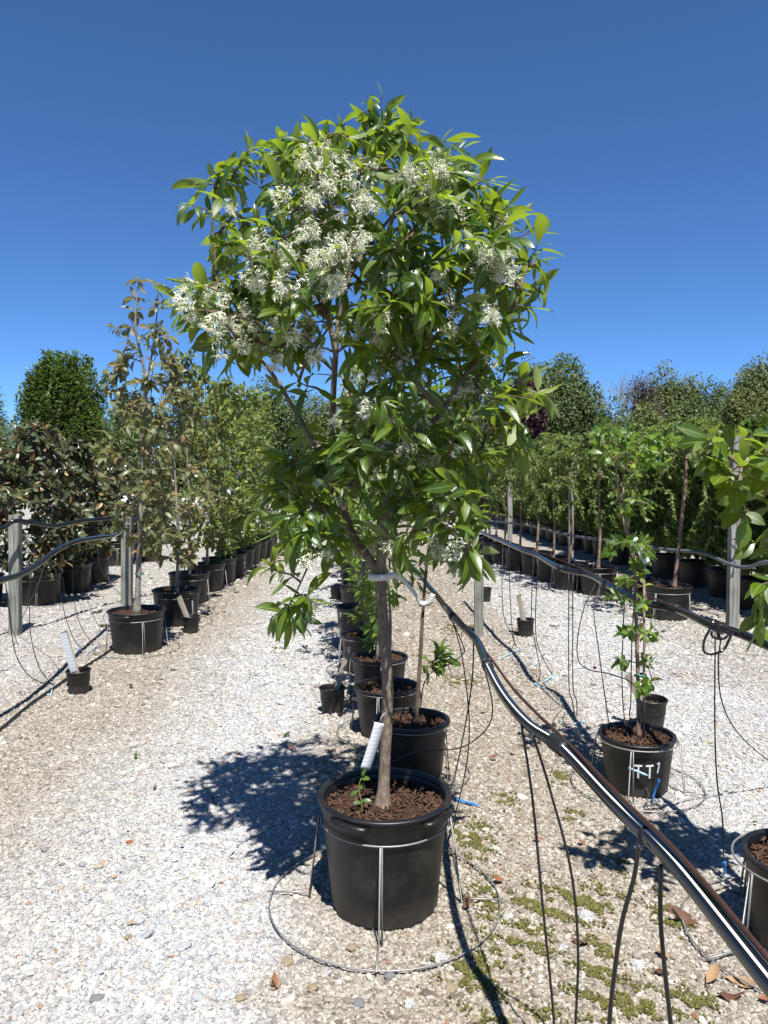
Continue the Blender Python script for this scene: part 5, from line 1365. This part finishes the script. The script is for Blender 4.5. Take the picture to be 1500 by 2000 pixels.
# the columnar hornbeam on the left, built of upright plumes
def hornbeam():
    r = np.random.default_rng(31)
    Y = 45.0; a = at(38, 690, Y); b = at(205, 690, Y); H = a.z; cx = (a.x + b.x) / 2; w = (b.x - a.x) / 2
    root = thing('hornbeam_tree', 'big dense dark green upright tree with a ragged top', 'tree', (cx, Y, 0))
    P = []; D = []; N = []
    plumes = []
    for k in range(150):
        t = math.sqrt(r.random()); ang = r.uniform(0, 6.28)
        x = t * math.cos(ang); y = t * math.sin(ang)
        top = H * (1.0 - 0.26 * r.random() ** 1.5 - 0.22 * max(0, x - 0.62) / 0.38) if x > -0.25 else H * (0.95 + 0.34 * (x + 0.25) - 0.08 * r.random())
        if k < 2: x, y, top = 0.40 + 0.1 * k, -0.1, H * (1.0 - 0.02 * k)
        jj = r.uniform(0.72, 1.04); plumes.append((x * w * jj, y * w * jj, max(top, H * 0.5), r.uniform(0.30, 0.75)))
    for (x, y, top, pr) in plumes:
        n = 430
        t = r.random(n); z = top - t * top * 0.9
        rad = pr * np.minimum(1, 0.05 + t * 2.4) * (0.62 + 0.38 * np.sin(t * 21 + x * 3))
        an = r.uniform(0, 6.28, n); q = np.sqrt(r.uniform(0.35, 1, n))
        P.append(np.stack([x + rad * q * np.cos(an), y + rad * q * np.sin(an), z], 1))
        o = np.stack([np.cos(an), np.sin(an), np.full(n, 0.2)], 1)
        D.append(norm(o * 0.8 + np.array([0, 0, 0.35]) + r.normal(size=(n, 3)) * 0.35)); N.append(norm(o * 0.5 + np.array([0, 0, 0.9]) + r.normal(size=(n, 3)) * 0.3))
    P, D, N = map(np.concatenate, (P, D, N))
    o = link('crown', leaves_mesh('crown', P, D, N, r.uniform(0.12, 0.26, len(P)), [spray_var(0.55, 0.3), spray_var(0.7, 0.2)], r, np.zeros(3)), root, M['hornbeam']); o['kind'] = 'stuff'
    MB().tube([(0, 0, -0.05), (0, 0, 2.5), (0, 0, H * 0.7)], [0.22, 0.17, 0.05], 8).build('trunk', M['darkbark'], root, True)
hornbeam()

# bare pale tree on the skyline
def bare_tree():
    r = random.Random(9); Y = 60.0
    b = at(1206, 900, Y); H = at(1206, 722, Y).z
    root = thing('bare_tree', 'pale bare twiggy tree on the skyline', 'tree', (b.x, Y, 0))
    mb = MB(); tw = MB()
    def br(p, d, L, rad, lev):
        q = p + d * L
        (mb if lev < 3 else tw).tube([p, p.lerp(q, 0.5) + Vector((r.uniform(-1, 1), r.uniform(-1, 1), r.uniform(-1, 1))) * L * 0.05, q], [rad, rad * 0.8, rad * 0.6], 5 if lev < 3 else 3, False)
        if lev >= 7: return
        for _ in range(3 if lev < 5 else 2):
            nd = (d + Vector((r.gauss(0, .42), r.gauss(0, .42), r.gauss(0.10, .22)))).normalized()
            br(p + d * L * r.uniform(0.55, 1.0), nd, L * r.uniform(0.62, 0.80), rad * 0.6, lev + 1)
    br(Vector((0, 0, 0)), Vector((0.02, 0, 1)).normalized(), H * 0.30, 0.11, 0)
    mb.build('trunk', M['greybark'], root, True)
    o = tw.build('twigs', simple('pale_twig', (0.30, 0.28, 0.22), 0.9, 0.1, 0.2, 3), root, True); o['kind'] = 'stuff'
    zmax = max(v[2] for v in tw.v); root.scale = (1, 1, H / zmax)
bare_tree()

# ---- far things by the lawn
def far_props():
    p = gp(176, 967)
    o = thing('storage_trailer', 'grey white box trailer parked on the lawn edge', 'trailer', (p.x, p.y, 0))
    h = at(176, 932, p.y).z; w = 34 * p.y / FPX
    MB().box((0, 0, h / 2 + 0.12), (w, 1.6, h - 0.24)).build('box', M['greypanel'], o)
    MB().box((w / 2 - 0.08, -0.83, h / 2 + 0.1), (0.16, 0.05, h - 0.2)).build('corner_post', M['whitepanel'], o)
    for sx in (-1, 1):
        k = MB(); k.tube([(sx * w * 0.3, -0.85, 0.16), (sx * w * 0.3, -0.65, 0.16)], 0.17, 14); k.build('wheel', M['darkglass'], o, True)
    p = gp(175, 976)
    o = thing('sign_post', 'dark oval sign on a thin white post by the trailer', 'sign', (p.x, p.y, 0))
    t = at(172, 951, p.y); w = 13 * p.y / FPX
    MB().tube([(0, 0, 0), (-0.02, 0, t.z)], 0.035, 8).build('pole', M['whitepanel'], o, True)
    vs = [(w / 2 * math.cos(a), 0.05 * s, t.z + 0.09 * math.sin(a)) for s in (-1, 1) for a in np.linspace(0, 6.28, 20, endpoint=False)]
    fs = [tuple(range(19, -1, -1)), tuple(range(20, 40))] + [(k, (k + 1) % 20, 20 + (k + 1) % 20, 20 + k) for k in range(20)]
    MB().add(vs, fs).build('oval_panel', M['darkglass'], o)
    p = gp(232, 984)
    o = thing('stone_heap', 'low white stone heap at the edge of the lawn', 'stone heap', (p.x + 0.4, p.y + 2, 0))
    rr = np.random.default_rng(4); vs = [(0, 0, 0.75)]; fs = []
    for i in range(1, 7):
        for k in range(26):
            a = 6.2832 * k / 26; f = i / 6
            vs.append((3.2 * f * math.cos(a) * rr.uniform(.92, 1.08), 2.0 * f * math.sin(a), max(-0.03, 0.75 * (1 - f) ** 1.1 + rr.normal() * 0.05 * (i < 6)) - 0.03 * (i == 6)))
    fs += [(0, 1 + k, 1 + (k + 1) % 26) for k in range(26)]
    fs += [(1 + i * 26 + k, 27 + i * 26 + k, 27 + i * 26 + (k + 1) % 26, 1 + i * 26 + (k + 1) % 26) for i in range(5) for k in range(26)]
    MB().add(vs, fs).build('heap', M['mound'], o)
    # white shed glimpsed behind the lime trees
    Y = 52.0; a = at(392, 930, Y); b = at(452, 930, Y)
    o = thing('shed', 'white sided shed glimpsed between the bronze and lime trees', 'building', ((a.x + b.x) / 2, Y, 0)); w = b.x - a.x
    zt = at(400, 905, Y).z
    MB().box((0, 1.5, zt / 2), (w, 3, zt)).build('wall', M['whitepanel'], o)
    MB().add([(-w / 2 - .2, -.2, zt), (w / 2 + .2, -.2, zt), (w / 2 + .2, 1.5, zt + .9), (-w / 2 - .2, 1.5, zt + .9), (-w / 2 - .2, 3.2, zt), (w / 2 + .2, 3.2, zt)], [(0, 1, 2, 3), (3, 2, 5, 4), (0, 3, 4), (1, 5, 2), (0, 4, 5, 1)]).build('roof', M['roof'], o)
    d = MB().box((w * 0.12, -0.03, 0.95), (0.95, 0.06, 1.9)).build('door', M['darkglass'], o)
    for sx in (-0.3, 0.36):
        f = MB().box((w * sx, -0.03, 1.35), (0.7, 0.06, 0.8)).build('window', M['whitepanel'], o)
        MB().box((w * sx, -0.07, 1.35), (0.56, 0.02, 0.66)).build('pane', M['darkglass'], f)
far_props()

# ================================================================== LITTER ON THE GROUND
PLACES = [((0.0, 2.68), 'the large front pot'), ((1.38, 2.44), 'the pot at the hose end'), ((TP.x, TP.y), 'the TT7 pot'), ((-2.15, 5.25), 'the small pot with the printed board'), ((-2.19, 6.6), 'the first bronze tree pot'), ((-0.45, 4.6), 'the small pot with the slanted board'),
          ((-1.05, 3.1), 'the broad tree shadow on white gravel'), ((0.75, 2.1), 'the moss under the curved hose'), ((-0.9, 2.2), 'the open white gravel lane'), ((0.17, 3.83), 'the slim young tree pot'), ((1.4, 7.3), 'the small pot standing alone')]
def near(p):
    return min(PLACES, key=lambda q: (q[0][0] - p.x) ** 2 + (q[0][1] - p.y) ** 2)[1]
def litter():
    rr = np.random.default_rng(12)
    LV = [leaf_var(0.45, -1.0, 0.25, 6, wave=0.08), leaf_var(0.5, -0.5, -0.15, 6, wave=0.12, twist=0.5), leaf_var(0.4, -1.4, 0.3, 6)]
    me = []
    for v in LV:
        m = mesh_np('blade', v[0], v[1], v[2]); m.materials.append(M[('deadleaf', 'deadleaf_dark', 'deadleaf_tan')[len(me)]]); me.append(m)
    spots = [(578, 1464, .05), (448, 1672, .03), (300, 1540, .03), (985, 1718, .05), (905, 1775, .05), (1115, 1832, .055), (1222, 1645, .06), (1380, 1920, .08), (1415, 1905, .09), (1350, 1790, .08), (1365, 1805, .07), (1330, 1795, .06), (1400, 1940, .07), (660, 1392, .07), (672, 1388, .06), (1160, 1300, .06), (540, 1928, .04), (360, 1648, .03), (265, 1800, .03), (1310, 1870, .05), (1205, 1880, .05), (1275, 1895, .05), (880, 1500, .05),
             (955, 1480, .05), (935, 1390, .06), (1060, 1640, .04), (1145, 1650, .04), (215, 1715, .03), (255, 1338, .07), (420, 1560, .025), (1480, 1950, .05)]
    for (px, py, s) in spots:
        p = gp(px, py, 0.014)
        kk = int(rr.integers(0, 3)); hue = ('rust', 'dark brown', 'tan')[kk]
        o = link('fallen_leaf', me[kk]); o.location = p
        tag(o, 'dry %s fallen leaf near %s' % (hue, near(p)), 'leaf', 'dry %s leaves near %s' % (hue, near(p)))
        o.rotation_euler = (rr.normal() * 0.25, rr.normal() * 0.25, rr.uniform(0, 6.28)); o.scale = (s * 1.1,) * 3
    g = single_leaf(leaf_var(0.36, -0.5, 0.12), 'fl', M['fringe'])
    for (px, py, s, lab) in ((553, 1438, .06, 'fresh green leaf fallen beside the tree shadow'), (265, 1480, .05, 'dark green leaf fallen on the open white gravel'), (1465, 1606, .035, 'green leaf fallen near the pot at the hose end')):
        o = link('fallen_leaf', g); o.location = gp(px, py, .016); o.scale = (s,) * 3; o.rotation_euler = (0.1, 0.2, rr.uniform(0, 6.28)); tag(o, lab, 'leaf')
    # larger stones
    import bmesh
    ms = []
    for k in range(5):
        bm = bmesh.new(); bmesh.ops.create_icosphere(bm, subdivisions=2, radius=1.0)
        for v in bm.verts: v.co = v.co * (1 + rr.normal() * 0.13); v.co.z *= 0.6
        m = bpy.data.meshes.new('stone'); bm.to_mesh(m); bm.free(); m.materials.append(M[('whitestone', 'tanstone', 'greystone', 'whitestone', 'tanstone')[k]]); ms.append(m)
    st = [(1146, 1790, .030), (990, 1790, .018), (1195, 1672, .018), (1245, 1885, .022), (1100, 1850, .015), (690, 1850, .02), (560, 1880, .022), (610, 1930, .018), (500, 1790, .016), (540, 640 + 1280, .02), (250, 1830, .016), (120, 1690, .014), (760, 1905, .018), (860, 1870, .022), (930, 1990, .016), (700, 1960, .016), (360, 1905, .014),
          (60, 1900, .018), (190, 1950, .017), (545, 1225, .045), (310, 1320, .03), (205, 1222, .05), (1180, 1840, .018), (1420, 1860, .016), (1060, 1700, .014), (880, 1930, .02), (800, 1960, .016), (470, 1950, .018), (640, 1900, .013), (1035, 1770, .014)]
    for (px, py, s) in st:
        kk = int(rr.integers(0, 5)); hue = ('white', 'tan', 'grey', 'white', 'tan')[kk]
        o = link('stone', ms[kk]); o.location = gp(px, py, s * 0.25); o.scale = (s * rr.uniform(.9, 1.3), s, s * rr.uniform(.7, 1.0)); o.rotation_euler = (rr.normal() * .2, rr.normal() * .2, rr.uniform(0, 6.28))
        tag(o, 'larger loose %s stone near %s' % (hue, near(o.location)), 'stone', 'larger %s stones near %s' % (hue, near(o.location)))
M['whitestone'] = simple('white_stone', (0.56, 0.55, 0.53), 0.9, 0.2, 0.3, 3, bump=0.1)
M['tanstone'] = simple('tan_stone', (0.38, 0.30, 0.20), 0.9, 0.2, 0.3, 3, bump=0.1)
M['greystone'] = simple('grey_stone', (0.24, 0.24, 0.245), 0.9, 0.2, 0.3, 3, bump=0.1)
litter()
